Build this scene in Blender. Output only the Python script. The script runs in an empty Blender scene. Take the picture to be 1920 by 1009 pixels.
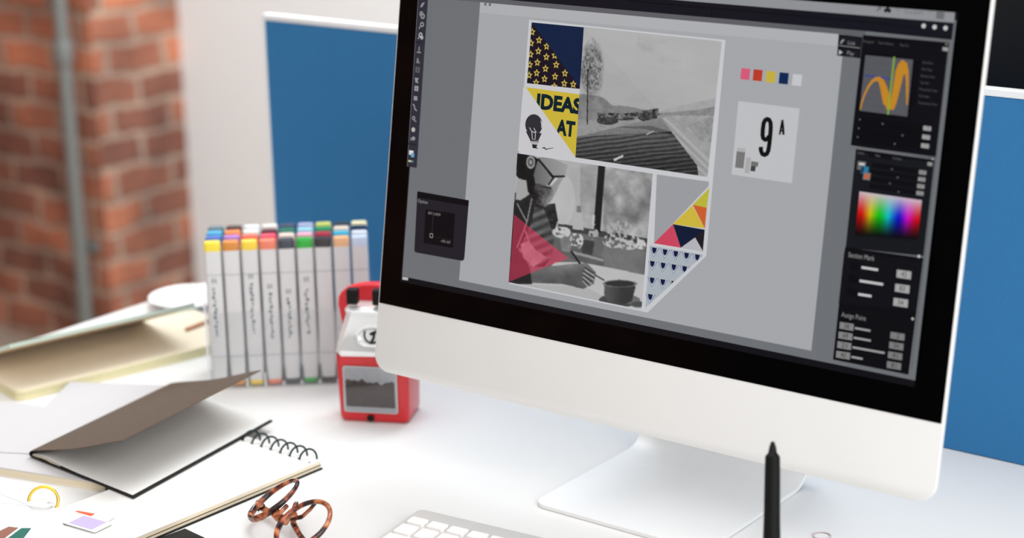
import bpy, math, random
import numpy as np
from mathutils import Vector, Matrix
random.seed(7)
S = 0.000812            # scene units -> metres
TH = 0.74               # desk top height
COL = bpy.context.scene.collection
PH = math.radians(9.21077)
sph, cph = math.sin(PH), math.cos(PH)
Z0 = 172.82

def lin(c):
    c = c / 255.0
    return c / 12.92 if c <= 0.04045 else ((c + 0.055) / 1.055) ** 2.4
def rgb(r, g, b): return (lin(r), lin(g), lin(b), 1.0)

# ------------------------------------------------------------------ materials
def mat(name, col, rough=0.5, metal=0.0, spec=0.5, var=0.04, scale=60.0, bump=0.0, bscale=400.0, coat=0.0):
    m = bpy.data.materials.new(name); m.use_nodes = True
    nt = m.node_tree; b = nt.nodes['Principled BSDF']
    b.inputs['Roughness'].default_value = rough
    b.inputs['Metallic'].default_value = metal
    b.inputs['Specular IOR Level'].default_value = spec
    b.inputs['Coat Weight'].default_value = coat
    tc = nt.nodes.new('ShaderNodeTexCoord')
    n = nt.nodes.new('ShaderNodeTexNoise'); n.inputs['Scale'].default_value = scale; n.inputs['Detail'].default_value = 5
    nt.links.new(tc.outputs['Object'], n.inputs['Vector'])
    mx = nt.nodes.new('ShaderNodeMix'); mx.data_type = 'RGBA'
    mx.inputs['A'].default_value = tuple(max(0, c * (1 - var)) for c in col[:3]) + (1,)
    mx.inputs['B'].default_value = tuple(min(1, c * (1 + var)) for c in col[:3]) + (1,)
    nt.links.new(n.outputs['Fac'], mx.inputs['Factor'])
    nt.links.new(mx.outputs['Result'], b.inputs['Base Color'])
    if bump > 0:
        n2 = nt.nodes.new('ShaderNodeTexNoise'); n2.inputs['Scale'].default_value = bscale; n2.inputs['Detail'].default_value = 3
        nt.links.new(tc.outputs['Object'], n2.inputs['Vector'])
        bp = nt.nodes.new('ShaderNodeBump'); bp.inputs['Strength'].default_value = bump; bp.inputs['Distance'].default_value = 0.001
        nt.links.new(n2.outputs['Fac'], bp.inputs['Height']); nt.links.new(bp.outputs['Normal'], b.inputs['Normal'])
    return m

def clear_mat(name, tint=(0.93, 0.95, 0.97, 1), refl=0.08, rough=0.05, body=0.0, bodycol=(0.9, 0.9, 0.9, 1)):
    m = bpy.data.materials.new(name); m.use_nodes = True
    nt = m.node_tree; nt.nodes.clear()
    o = nt.nodes.new('ShaderNodeOutputMaterial'); t = nt.nodes.new('ShaderNodeBsdfTransparent'); t.inputs[0].default_value = tint
    g = nt.nodes.new('ShaderNodeBsdfGlossy'); g.inputs['Roughness'].default_value = rough
    lw = nt.nodes.new('ShaderNodeLayerWeight'); lw.inputs[0].default_value = 0.2
    pw = nt.nodes.new('ShaderNodeMath'); pw.operation = 'POWER'; pw.inputs[1].default_value = 4.0
    mp = nt.nodes.new('ShaderNodeMapRange'); mp.inputs['To Min'].default_value = refl; mp.inputs['To Max'].default_value = 0.5
    nt.links.new(lw.outputs['Facing'], pw.inputs[0]); nt.links.new(pw.outputs[0], mp.inputs['Value'])
    mx = nt.nodes.new('ShaderNodeMixShader'); nt.links.new(mp.outputs[0], mx.inputs[0])
    nt.links.new(t.outputs[0], mx.inputs[1]); nt.links.new(g.outputs[0], mx.inputs[2])
    last = mx
    if body > 0:
        d = nt.nodes.new('ShaderNodeBsdfDiffuse'); d.inputs[0].default_value = bodycol
        m2 = nt.nodes.new('ShaderNodeMixShader'); m2.inputs[0].default_value = body
        nt.links.new(last.outputs[0], m2.inputs[1]); nt.links.new(d.outputs[0], m2.inputs[2]); last = m2
    nt.links.new(last.outputs[0], o.inputs[0])
    return m

def brick_mat(name):
    m = bpy.data.materials.new(name); m.use_nodes = True
    nt = m.node_tree; b = nt.nodes['Principled BSDF']; b.inputs['Roughness'].default_value = 0.9
    uv = nt.nodes.new('ShaderNodeUVMap'); uv.uv_map = 'UVMap'
    br = nt.nodes.new('ShaderNodeTexBrick')
    br.inputs['Scale'].default_value = 1.0
    br.inputs['Brick Width'].default_value = 0.17; br.inputs['Row Height'].default_value = 0.07
    br.inputs['Mortar Size'].default_value = 0.010; br.inputs['Mortar Smooth'].default_value = 0.6; br.inputs['Bias'].default_value = -0.15
    br.inputs['Color1'].default_value = rgb(186, 120, 94); br.inputs['Color2'].default_value = rgb(112, 78, 71)
    br.inputs['Mortar'].default_value = rgb(176, 156, 142)
    dn_ = nt.nodes.new('ShaderNodeTexNoise'); dn_.inputs['Scale'].default_value = 9.0; dn_.inputs['Detail'].default_value = 4
    nt.links.new(uv.outputs[0], dn_.inputs['Vector'])
    vm = nt.nodes.new('ShaderNodeVectorMath'); vm.operation = 'MULTIPLY_ADD'; vm.inputs[1].default_value = (0.05, 0.05, 0.0)
    nt.links.new(dn_.outputs['Color'], vm.inputs[0]); nt.links.new(uv.outputs[0], vm.inputs[2])
    nt.links.new(vm.outputs[0], br.inputs['Vector'])
    n = nt.nodes.new('ShaderNodeTexNoise'); n.inputs['Scale'].default_value = 5.0; n.inputs['Detail'].default_value = 6
    nt.links.new(uv.outputs[0], n.inputs['Vector'])
    cr = nt.nodes.new('ShaderNodeValToRGB'); cr.color_ramp.elements[0].position = 0.3; cr.color_ramp.elements[0].color = (0.45, 0.43, 0.44, 1)
    cr.color_ramp.elements[1].position = 0.68; cr.color_ramp.elements[1].color = (1.25, 1.15, 1.05, 1)
    nt.links.new(n.outputs['Fac'], cr.inputs[0])
    mx = nt.nodes.new('ShaderNodeMix'); mx.data_type = 'RGBA'; mx.blend_type = 'MULTIPLY'; mx.inputs['Factor'].default_value = 1.0
    nt.links.new(br.outputs['Color'], mx.inputs['A']); nt.links.new(cr.outputs[0], mx.inputs['B'])
    nt.links.new(mx.outputs['Result'], b.inputs['Base Color'])
    bp = nt.nodes.new('ShaderNodeBump'); bp.inputs['Strength'].default_value = 0.6; bp.inputs['Distance'].default_value = 0.01
    inv = nt.nodes.new('ShaderNodeMath'); inv.operation = 'SUBTRACT'; inv.inputs[0].default_value = 1.0
    nt.links.new(br.outputs['Fac'], inv.inputs[1]); nt.links.new(inv.outputs[0], bp.inputs['Height'])
    nt.links.new(bp.outputs['Normal'], b.inputs['Normal'])
    return m

M = {}
M['desk'] = mat('desk_white', rgb(228, 228, 227), 0.45, var=0.006, scale=8, spec=0.3)
M['wall'] = mat('wall_paint', rgb(246, 249, 250), 0.9, var=0.01, scale=3)
M['brick'] = brick_mat('brick')
M['wall_dark'] = mat('grey_paint', rgb(96, 94, 92), 0.9, var=0.02, scale=3)
M['floor'] = mat('floor_boards', rgb(150, 138, 125), 0.6, var=0.1, scale=4)
M['fabric'] = mat('blue_fabric', rgb(56, 120, 172), 0.95, var=0.12, scale=900, spec=0.15, bump=0.35, bscale=2500)
M['trim'] = mat('white_trim', rgb(236, 238, 240), 0.45)
M['alu'] = mat('aluminium', rgb(236, 236, 235), 0.5, metal=0.05, var=0.01, scale=20)
M['alu_stand'] = mat('aluminium_stand', rgb(236, 237, 237), 0.5, metal=0.12, var=0.01, scale=20)
M['black_glass'] = mat('black_glass', rgb(2, 2, 3), 0.06, spec=0.18, var=0)
M['black_plastic'] = mat('black_plastic', rgb(8, 8, 9), 0.5, spec=0.25)
M['pen_black'] = mat('pen_black', rgb(8, 9, 9), 0.6, spec=0.2)
M['key'] = mat('key_white', rgb(243, 241, 240), 0.4)
M['kb'] = mat('keyboard_metal', rgb(215, 213, 210), 0.4, metal=0.3)
M['page'] = mat('page_white', rgb(231, 230, 227), 0.8, var=0.01, spec=0.2)
M['cream'] = mat('cream_edge', rgb(226, 214, 190), 0.85, var=0.03, spec=0.2)
M['cream2'] = mat('cream_paper', rgb(236, 226, 204), 0.85, var=0.02, spec=0.2)
M['edge'] = mat('page_edges', rgb(225, 218, 180), 0.9, var=0.08, scale=200, spec=0.1)
M['kraft'] = mat('kraft_card', rgb(98, 85, 75), 0.85, var=0.22, scale=260, spec=0.2, bump=0.3, bscale=900)
M['darkcard'] = mat('dark_card', rgb(24, 23, 22), 0.7, spec=0.3)
M['greycover'] = mat('grey_cover', rgb(196, 194, 196), 0.8, var=0.015, spec=0.2)
M['mint'] = mat('mint_cover', rgb(196, 212, 200), 0.6, var=0.03)
M['tan'] = mat('tan_lining', rgb(205, 180, 150), 0.8, var=0.03)
M['red'] = mat('red_enamel', rgb(208, 22, 32), 0.3, spec=0.5, coat=0.3)
M['redlt'] = mat('red_plastic', rgb(228, 40, 52), 0.4, spec=0.5)
M['chrome'] = mat('chrome', rgb(244, 245, 245), 0.12, metal=0.35, var=0.0)
M['steel'] = mat('brushed_steel', rgb(190, 192, 192), 0.3, metal=0.9)
M['gold'] = mat('gold_ring', rgb(232, 190, 70), 0.22, metal=0.75, var=0.03)
M['wire'] = mat('wire_dark_green', rgb(20, 44, 42), 0.3, metal=0.4)
M['marker'] = mat('marker_barrel', rgb(221, 221, 222), 0.45, var=0.01)
M['print'] = mat('marker_ink_print', rgb(92, 108, 116), 0.6)
M['seam'] = mat('marker_seam', rgb(165, 166, 168), 0.5)
M['acrylic'] = clear_mat('clear_acrylic', (0.985, 0.99, 0.99, 1), 0.03, 0.08, body=0.035, bodycol=rgb(225, 228, 232))
M['acryledge'] = mat('acrylic_edge', rgb(236, 238, 242), 0.25)
M['lens'] = clear_mat('clear_lens', (0.995, 0.995, 0.995, 1), 0.015, 0.02)
M['drawer'] = clear_mat('smoked_drawer', (0.9, 0.9, 0.92, 1), 0.04, 0.05, body=0.02, bodycol=rgb(150, 150, 155))
M['shavings'] = mat('pencil_shavings', rgb(70, 54, 44), 0.9, var=0.75, scale=120)
M['pipe'] = mat('pipe_grey', rgb(128, 132, 130), 0.5, metal=0.3)
M['wood'] = mat('pencil_wood', rgb(186, 122, 78), 0.6)
M['white'] = mat('white_gloss', rgb(242, 243, 243), 0.3)
M['pinkring'] = mat('pale_ring', rgb(206, 190, 192), 0.4)

def tortoise():
    m = mat('tortoiseshell', rgb(170, 90, 50), 0.12, spec=0.6)
    nt = m.node_tree; b = nt.nodes['Principled BSDF']
    tc = nt.nodes.new('ShaderNodeTexCoord'); n = nt.nodes.new('ShaderNodeTexNoise')
    n.inputs['Scale'].default_value = 85; n.inputs['Detail'].default_value = 2
    nt.links.new(tc.outputs['Object'], n.inputs['Vector'])
    cr = nt.nodes.new('ShaderNodeValToRGB'); e = cr.color_ramp.elements
    e[0].position = 0.44; e[0].color = rgb(38, 14, 10); e[1].position = 0.66; e[1].color = rgb(232, 160, 112)
    x = e.new(0.52); x.color = rgb(166, 78, 44)
    nt.links.new(n.outputs['Fac'], cr.inputs[0]); nt.links.new(cr.outputs[0], b.inputs['Base Color'])
    b.inputs['Transmission Weight'].default_value = 0.25
    return m
M['tortoise'] = tortoise()

def screen_mat():
    m = bpy.data.materials.new('lit_screen'); m.use_nodes = True
    nt = m.node_tree; b = nt.nodes['Principled BSDF']
    b.inputs['Base Color'].default_value = (0.004, 0.004, 0.005, 1); b.inputs['Roughness'].default_value = 0.08
    b.inputs['Specular IOR Level'].default_value = 0.18
    a = nt.nodes.new('ShaderNodeAttribute'); a.attribute_name = 'col'
    nt.links.new(a.outputs['Color'], b.inputs['Emission Color']); b.inputs['Emission Strength'].default_value = 0.93
    return m
M['screen'] = screen_mat()

# ------------------------------------------------------------------ objects
def link(o, parent=None):
    COL.objects.link(o)
    if parent is not None: o.parent = parent
    return o
def tag(o, label=None, cat=None, group=None, kind=None):
    if label: o['label'] = label
    if cat: o['category'] = cat
    if group: o['group'] = group
    if kind: o['kind'] = kind
    return o
def thing(name, label, cat, loc=(0, 0, 0), rz=0.0, group=None):
    o = bpy.data.objects.new(name, None); o.empty_display_size = 0.02
    o.location = (loc[0] * S, loc[1] * S, loc[2] * S + TH); o.rotation_euler = (0, 0, rz)
    link(o); return tag(o, label, cat, group)

class MB:
    """collects shapes in scene units, local to its owner"""
    def __init__(s): s.v = []; s.f = []
    def add(s, vs, fs):
        n = len(s.v); s.v += [tuple(map(float, p)) for p in vs]; s.f += [tuple(i + n for i in f) for f in fs]; return s
    def box(s, x0, x1, y0, y1, z0, z1):
        return s.add([(x0,y0,z0),(x1,y0,z0),(x1,y1,z0),(x0,y1,z0),(x0,y0,z1),(x1,y0,z1),(x1,y1,z1),(x0,y1,z1)],
                     [(0,3,2,1),(4,5,6,7),(0,1,5,4),(1,2,6,5),(2,3,7,6),(3,0,4,7)])
    def loft(s, rings, cap=True, closed=False):
        n = len(rings[0]); vs = [p for r in rings for p in r]; fs = []
        m = len(rings)
        for i in range(m if closed else m - 1):
            j = (i + 1) % m
            for k in range(n):
                l = (k + 1) % n; fs.append((i*n+k, i*n+l, j*n+l, j*n+k))
        if cap and not closed:
            fs.append(tuple(range(n))[::-1]); fs.append(tuple((m-1)*n + k for k in range(n)))
        return s.add(vs, fs)
    def prism(s, poly, z0, z1): return s.loft([[(x, y, z0) for x, y in poly], [(x, y, z1) for x, y in poly]])
    def tube(s, path, r, seg=10, closed=False, up=(0, 0, 1)):
        P_ = [Vector(p) for p in path]; n = len(P_); rings = []
        prev = None
        for i, p in enumerate(P_):
            a = P_[(i-1) % n] if (closed or i > 0) else p
            b = P_[(i+1) % n] if (closed or i < n-1) else p
            t = (b - a).normalized()
            if prev is None:
                u = Vector(up)
                if abs(u.dot(t)) > 0.95: u = Vector((1, 0, 0))
                u = (u - t * u.dot(t)).normalized()
            else: u = (prev - t * prev.dot(t)).normalized()
            prev = u; w = t.cross(u)
            rr = r[i] if isinstance(r, (list, tuple)) else r
            if isinstance(rr, tuple): ra, rb = rr
            else: ra = rb = rr
            rings.append([tuple(p + u * (ra * math.cos(2*math.pi*k/seg)) + w * (rb * math.sin(2*math.pi*k/seg))) for k in range(seg)])
        return s.loft(rings, cap=not closed, closed=closed)
    def lathe(s, prof, seg=32, c=(0, 0)):
        return s.loft([[(c[0] + r*math.cos(2*math.pi*k/seg), c[1] + r*math.sin(2*math.pi*k/seg), z) for k in range(seg)] for r, z in prof])
    def sheet(s, fn, nu, nv, t=0.0):
        """grid surface fn(u,v) with thickness t (down)"""
        top = [fn(i/nu, j/nv) for j in range(nv+1) for i in range(nu+1)]
        W_ = nu + 1; fs = [(j*W_+i, j*W_+i+1, (j+1)*W_+i+1, (j+1)*W_+i) for j in range(nv) for i in range(nu)]
        if t <= 0: return s.add(top, fs)
        bot = [(x, y, z - t) for x, y, z in top]; N = len(top)
        f2 = [tuple(reversed([k + N for k in f])) for f in fs]
        per = [i for i in range(nu)] + [j*W_+nu for j in range(nv)] + [nv*W_+i for i in range(nu, 0, -1)] + [j*W_ for j in range(nv, 0, -1)]
        side = [(per[k], per[k]+N, per[(k+1) % len(per)]+N, per[(k+1) % len(per)]) for k in range(len(per))]
        return s.add(top + bot, fs + f2 + side)
    def xf(s, fn): s.v = [tuple(fn(*p)) for p in s.v]; return s
    def build(s, name, m, parent=None, loc=None, rz=0.0, bevel=0.0, smooth=False, bseg=2):
        me = bpy.data.meshes.new(name)
        me.from_pydata([(x*S, y*S, z*S) for x, y, z in s.v], [], s.f); me.materials.append(m); me.validate(); me.update()
        import bmesh
        bm = bmesh.new(); bm.from_mesh(me); bmesh.ops.recalc_face_normals(bm, faces=bm.faces); bm.to_mesh(me); bm.free()
        if smooth:
            me.polygons.foreach_set('use_smooth', [True]*len(me.polygons))
            try: me.set_sharp_from_angle(angle=math.radians(40))
            except Exception: pass
        o = bpy.data.objects.new(name, me); link(o, parent)
        if parent is None: o.location = (0, 0, TH)
        if loc: o.location = (loc[0]*S, loc[1]*S, loc[2]*S + (TH if parent is None else 0))
        o.rotation_euler = (0, 0, rz)
        if bevel > 0:
            b = o.modifiers.new('bevel', 'BEVEL'); b.width = bevel*S; b.segments = bseg; b.limit_method = 'ANGLE'; b.angle_limit = math.radians(35)
        return o

def rrect(x0, x1, y0, y1, r, n=6):
    if not isinstance(r, (list, tuple)): r = [r]*4
    out = []
    for (cx, cy, a), q in zip([(x1, y0, -90), (x1, y1, 0), (x0, y1, 90), (x0, y0, 180)], r):
        sx = -1 if cx == x1 else 1; sy = -1 if cy == y1 else 1
        for k in range(n+1):
            t = math.radians(a + 90*k/n); out.append((cx + sx*q + q*math.cos(t), cy + sy*q + q*math.sin(t)))
    return out
def copy_tree(root, loc, rz=0.0):
    def cp(o, par):
        c = o.copy(); COL.objects.link(c); c.parent = par
        for ch in [x for x in bpy.data.objects if x.parent == o]: cp(ch, c)
        return c
    r = cp(root, None); r.location = (loc[0]*S, loc[1]*S, loc[2]*S + TH); r.rotation_euler = (0, 0, rz); return r

# ------------------------------------------------------------------ setting
def uvwall(name, quads, m):
    vs = []; fs = []; uvs = []
    for q in quads:
        n = len(vs); vs += q; fs.append((n, n+1, n+2, n+3))
        d = Vector(q[1]) - Vector(q[0]); L = d.length
        off = (q[0][0] + q[0][1]) * 0.37
        for p in q:
            h = (Vector(p) - Vector(q[0])).dot(d) / L
            uvs.append(((h + off)*S, p[2]*S))
    me = bpy.data.meshes.new(name); me.from_pydata([(x*S, y*S, z*S) for x, y, z in vs], [], fs); me.materials.append(m)
    uv = me.uv_layers.new(name='UVMap')
    for i, l in enumerate(me.loops): uv.data[i].uv = uvs[l.vertex_index]
    o = bpy.data.objects.new(name, me); link(o); o.location = (0, 0, TH); o['kind'] = 'structure'; return o
FZ = -TH / S
CX_, CY_, WY = -2602.8, 1832.3, 2146.9
TOP = 2600
def solidwall(name, x0, x1, y0, y1, m, z0=FZ, z1=TOP):
    q = [[(x0,y0,z0),(x1,y0,z0),(x1,y0,z1),(x0,y0,z1)], [(x1,y0,z0),(x1,y1,z0),(x1,y1,z1),(x1,y0,z1)],
         [(x1,y1,z0),(x0,y1,z0),(x0,y1,z1),(x1,y1,z1)], [(x0,y1,z0),(x0,y0,z0),(x0,y0,z1),(x0,y1,z1)],
         [(x0,y0,z1),(x1,y0,z1),(x1,y1,z1),(x0,y1,z1)]]
    return uvwall(name, q, m)
solidwall('wall_corner', -3600, CX_, CY_, WY + 200, M['brick'])
solidwall('wall_left', -3800, -3600, -7500, WY + 200, M['brick'])
w = MB().box(-3800, 4200, -7700, -7500, FZ, TOP).build('wall_front', M['wall_dark']); tag(w, kind='structure')
w = MB().box(CX_, 4200, WY, WY + 200, FZ, TOP).build('wall_back', M['wall']); tag(w, kind='structure')
w = MB().box(-3800, 4200, -7700, WY + 200, FZ - 60, FZ).build('floor', M['floor']); tag(w, kind='structure')

p = thing('wall_pipe', 'grey vertical conduit pipe running up the brick wall at far left', 'pipe', (-2667.2, 1787, 0))
MB().lathe([(19, FZ + 2), (19, TOP - 20)], 20).build('pipe_run', M['pipe'], p, smooth=True)
for z in (-40,):
    MB().lathe([(25, z - 30), (27, z - 22), (27, z + 22), (25, z + 30)], 20).build('pipe_coupling', M['pipe'], p, smooth=True)
MB().box(-32, 32, 24, 46, 380, 410).build('wall_clip', M['pipe'], p)
MB().box(-32, 32, 24, 46, -600, -570).build('wall_clip', M['pipe'], p)

# desks and divider
def desk(name, label, x0, x1, y0, y1):
    d = thing(name, label, 'desk', ((x0+x1)/2, (y0+y1)/2, FZ))
    W2, D2 = (x1-x0)/2, (y1-y0)/2; H = -FZ
    MB().box(-W2, W2, -D2, D2, H - 32, H).build('desktop', M['desk'], d, bevel=3)
    for sx in (-1, 1):
        for sy in (-1, 1):
            a, b = sx*(W2 - 60), sy*(D2 - 60)
            MB().box(a-25, a+25, b-25, b+25, 0, H - 32).build('leg', M['trim'], d)
    return d
desk('desk', 'long glossy white desk carrying the computer, markers and notebooks', -652, 1300, -1000, 371.5)
desk('desk', 'white desk on the far side of the blue divider', -470, 1300, 372, 1100)
dv = thing('desk_divider', 'blue fabric desk divider with white edge trim behind the computer', 'divider', (400, 362, 0))
X0, X1, HT = -505 - 400, 1280 - 400, 402.5
MB().box(X0 + 4, X1 - 4, -6, 6, 0.5, HT - 8).build('fabric_panel', M['fabric'], dv, bevel=1.5)
MB().box(X0, X1, -7, 7, HT - 8, HT).build('top_trim', M['trim'], dv, bevel=1)
MB().box(X0, X0 + 4, -7, 7, 0.5, HT - 8).build('side_trim', M['trim'], dv, bevel=1)
MB().box(X1 - 4, X1, -7, 7, 0.5, HT - 8).build('side_trim', M['trim'], dv, bevel=1)

# monitor behind the divider
m2 = thing('monitor', 'black monitor standing behind the blue divider, beyond the right edge of the computer', 'monitor', (700, 520, 0))
MB().prism([(x, z) for x, z in rrect(-330, 330, 330, 760, 8)], -12, 12).xf(lambda x, y, z: (x, z, y)).build('casing', M['black_plastic'], m2, bevel=1.5)
MB().prism([(x, z) for x, z in rrect(-130, 130, -110, 110, 12)], 0, 8).build('foot', M['black_plastic'], m2, bevel=1.5)
MB().box(-35, 35, 14, 34, 8, 560).build('neck', M['black_plastic'], m2, bevel=2)

HM = [0.873621342, 0.0609161006, -656.038743, 0.145554457, -0.674158544, 279.046588, 0.000262701855, -3.2905667e-05, 1.0]
def P(x, y):
    """measurement on the picture of the screen -> position on the screen plane"""
    d = HM[6]*x + HM[7]*y + HM[8]
    return ((HM[0]*x + HM[1]*y + HM[2])/d, (HM[3]*x + HM[4]*y + HM[5])/d)
P_AT = P
# ------------------------------------------------------------------ computer
CR = (325.0, 60.0, 0.0)
pc = thing('desktop_computer', 'all-in-one computer with a lit design screen, black bezel, silver chin and foot', 'computer', CR)
def MON(u, v, w):
    return (u - CR[0], sph*v - cph*w - CR[1], cph*v + sph*w + Z0)
CH = -73.8; TP = 384.0
def body():
    mb = MB()
    o = rrect(-1.8, 651.8, CH, TP + 1.8, [19, 10, 10, 19], 8)
    rings = []
    for ins, w in [(0.8, 0.0), (0.0, -0.8), (0.0, -5.5), (1.5, -7.5)]:
        rings.append([(325 + (x-325)*(1-ins/325), 155 + (y-155)*(1-ins/229), w) for x, y in o])
    for k in range(1, 9):
        f = k/8; sc = math.sqrt(max(0, 1 - f*f)); sc = 0.12 + 0.88*sc if k < 8 else 0.12
        rings.append([(325 + (x-325)*sc*0.96, 155 + (y-155)*sc*0.96, -7.5 - 38*f) for x, y in o])
    return mb.loft(rings).xf(MON)
body().build('housing', M['alu'], pc, smooth=True)
MB().prism(rrect(0, 650, 0, TP, [0.5, 8, 8, 0.5]), 0.05, 0.5).xf(MON).build('front_glass', M['black_glass'], pc)
# foot and neck: bent plate
prof = [(-28, 0), (150, 0)] + [(150 + 34*math.sin(a), 34 - 34*math.cos(a)) for a in [math.radians(t) for t in (15, 30, 45, 60, 75)]]
topp = (116, 250)
prof += [(182, 60), (150, 160), topp]
def foot():
    mb = MB(); T_ = 5.0
    n = len(prof); rings = []
    for x in (-103, 103):
        pass
    # outline of plate in plan for the flat part
    flat = rrect(222, 428, -28, 120, [15, 0.5, 0.5, 15], 8)
    mb.prism(flat, 0.3, 4.6)
    pts = [(119, 2.5), (150, 2.6)] + [(150 + 34*math.sin(a), 36 - 33.5*math.cos(a)) for a in [math.radians(t) for t in (15, 30, 45, 60, 75, 90, 105)]] + [(160, 130), (118, 215)]
    th = 2.2
    secs = []
    for i, (y, z) in enumerate(pts):
        a = pts[max(0, i-1)]; b = pts[min(len(pts)-1, i+1)]
        d = Vector((b[0]-a[0], b[1]-a[1])).normalized(); nx, nz = -d.y, d.x
        hw = 103 if i < 8 else (100 if i < 10 else 96)
        secs.append([(325-hw, y+nx*th, z+nz*th), (325+hw, y+nx*th, z+nz*th), (325+hw, y-nx*th, z-nz*th), (325-hw, y-nx*th, z-nz*th)])
    mb.loft(secs)
    return mb.xf(lambda x, y, z: (x - CR[0], y - CR[1], z))
foot().build('stand', M['alu_stand'], pc, bevel=0.8, smooth=True)

# screen picture -------------------------------------------------------------
LAY = [0.55]
def zlay(): LAY[0] += 0.04; return LAY[0]
class Art:
    def __init__(s, base=None): s.v = []; s.f = []; s.c = []
    def poly(s, pts, col, w=None):
        w = zlay() if w is None else w
        n = len(s.v); s.v += [(x, y, w) for x, y in pts]; s.f.append(tuple(range(n, n+len(pts)))); s.c.append([col[:3]]*len(pts)); return s
    def rect(s, a, b, col): return s.poly([(a[0], a[1]), (b[0], a[1]), (b[0], b[1]), (a[0], b[1])], col)
    def line(s, a, b, t, col, w=None):
        d = Vector((b[0]-a[0], b[1]-a[1])); d.normalize(); nx, ny = -d.y*t/2, d.x*t/2
        return s.poly([(a[0]+nx, a[1]+ny), (a[0]-nx, a[1]-ny), (b[0]-nx, b[1]-ny), (b[0]+nx, b[1]+ny)], col, w)
    def disc(s, c, r, col, n=18, ry=None):
        ry = ry or r
        return s.poly([(c[0]+r*math.cos(2*math.pi*k/n), c[1]+ry*math.sin(2*math.pi*k/n)) for k in range(n)], col)
    def ribbon(s, pts, ts, col):
        w = zlay(); n = len(s.v); m = len(pts)
        for i, p in enumerate(pts):
            a = pts[max(0, i-1)]; b = pts[min(m-1, i+1)]; d = Vector((b[0]-a[0], b[1]-a[1])).normalized()
            t = ts[i]/2; s.v += [(p[0]-d.y*t, p[1]+d.x*t, w), (p[0]+d.y*t, p[1]-d.x*t, w)]
        for i in range(m-1):
            k = n + 2*i; s.f.append((k, k+1, k+3, k+2)); s.c.append([col[:3]]*4)
        return s
    def grid(s, corners, nu, nv, fn):
        """corners TL,TR,BR,BL; fn(U,V arrays)->rgb linear array"""
        w = zlay(); U, V = np.meshgrid(np.linspace(0, 1, nu+1), np.linspace(0, 1, nv+1))
        a, b, c, d = [np.array(q, float) for q in corners]
        P_ = (1-U)[..., None]*(1-V)[..., None]*a + U[..., None]*(1-V)[..., None]*b + U[..., None]*V[..., None]*c + (1-U)[..., None]*V[..., None]*d
        C_ = fn(U, V); n = len(s.v); W_ = nu+1
        s.v += [(float(x), float(y), w) for x, y in P_.reshape(-1, 2)]
        cf = C_.reshape(-1, 3)
        for j in range(nv):
            for i in range(nu):
                k = j*W_+i; q = (k, k+1, k+W_+1, k+W_)
                s.f.append(tuple(n+t for t in q)); s.c.append([tuple(cf[t]) for t in q])
        return s
    def text(s, body, a, b, h, col, bold=0.0, clip=None):
        """text from baseline start a to baseline end b, capital height h"""
        cu = bpy.data.curves.new('t', 'FONT'); cu.body = body; cu.size = 1.0; cu.offset = bold; cu.resolution_u = 3
        ob = bpy.data.objects.new('t', cu); COL.objects.link(ob)
        dg = bpy.context.evaluated_depsgraph_get(); me = bpy.data.meshes.new_from_object(ob.evaluated_get(dg))
        vs = [v.co.copy() for v in me.vertices]; fs = [tuple(p.vertices) for p in me.polygons]
        bpy.data.objects.remove(ob); bpy.data.curves.remove(cu)
        if not vs: return s
        x0 = min(v.x for v in vs); x1 = max(v.x for v in vs); y1 = 0.73
        d = Vector((b[0]-a[0], b[1]-a[1])); L = d.length; d.normalize(); nn = Vector((-d.y, d.x)); w = zlay()
        def mp(v): t = (v.x-x0)/(x1-x0)*L; q = v.y/y1*h; return (a[0]+d.x*t+nn.x*q, a[1]+d.y*t+nn.y*q)
        for f in fs:
            pg = [mp(vs[i]) for i in f]
            if clip:
                pg = clip_poly(pg, clip)
                if len(pg) < 3: continue
            s.poly(pg, col, w)
        bpy.data.meshes.remove(me)
        return s
    def build(s, name, parent):
        me = bpy.data.meshes.new(name)
        V = [MON(*p) for p in s.v]
        me.from_pydata([(x*S, y*S, z*S) for x, y, z in V], [], s.f); me.materials.append(M['screen'])
        at = me.color_attributes.new(name='col', type='FLOAT_COLOR', domain='CORNER')
        arr = []
        for c in s.c:
            for q in c: arr += [q[0], q[1], q[2], 1.0]
        at.data.foreach_set('color', arr)
        # all faces look towards the viewer
        import bmesh
        bm = bmesh.new(); bm.from_mesh(me); nrm = Vector((0, -cph, sph))
        bad = [f for f in bm.faces if f.normal.dot(nrm) < 0]
        bmesh.ops.reverse_faces(bm, faces=bad); bm.to_mesh(me); bm.free()
        o = bpy.data.objects.new(name, me); link(o, parent); return o
def clip_poly(pg, cl):
    # cl: convex polygon
    cx = sum(p[0] for p in cl)/len(cl); cy = sum(p[1] for p in cl)/len(cl)
    out = list(pg)
    for i in range(len(cl)):
        a = cl[i]; b = cl[(i+1) % len(cl)]
        side = lambda p: (b[0]-a[0])*(p[1]-a[1]) - (b[1]-a[1])*(p[0]-a[0])
        sg = 1 if side((cx, cy)) > 0 else -1
        res = []
        for k in range(len(out)):
            p, q = out[k], out[(k+1) % len(out)]; sp, sq = side(p)*sg, side(q)*sg
            if sp >= 0: res.append(p)
            if sp*sq < 0:
                t = sp/(sp-sq); res.append((p[0]+(q[0]-p[0])*t, p[1]+(q[1]-p[1])*t))
        out = res
        if len(out) < 3: return []
    return out
def G8(v): return (lin(v),)*3
def cc(r, g, b): return (lin(r), lin(g), lin(b))

# background
a = Art()
a.rect((28.0, 27.5), (621.5, 356.4), cc(12, 12, 16))
a.rect((29.5, 33.6), (621.3, 350), cc(112, 115, 119))
a.poly([P(755.5,519), P(766,520.8), P(765.6,525.8), P(755,524)], G8(190))
scr = a.build('screen', pc)

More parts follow.
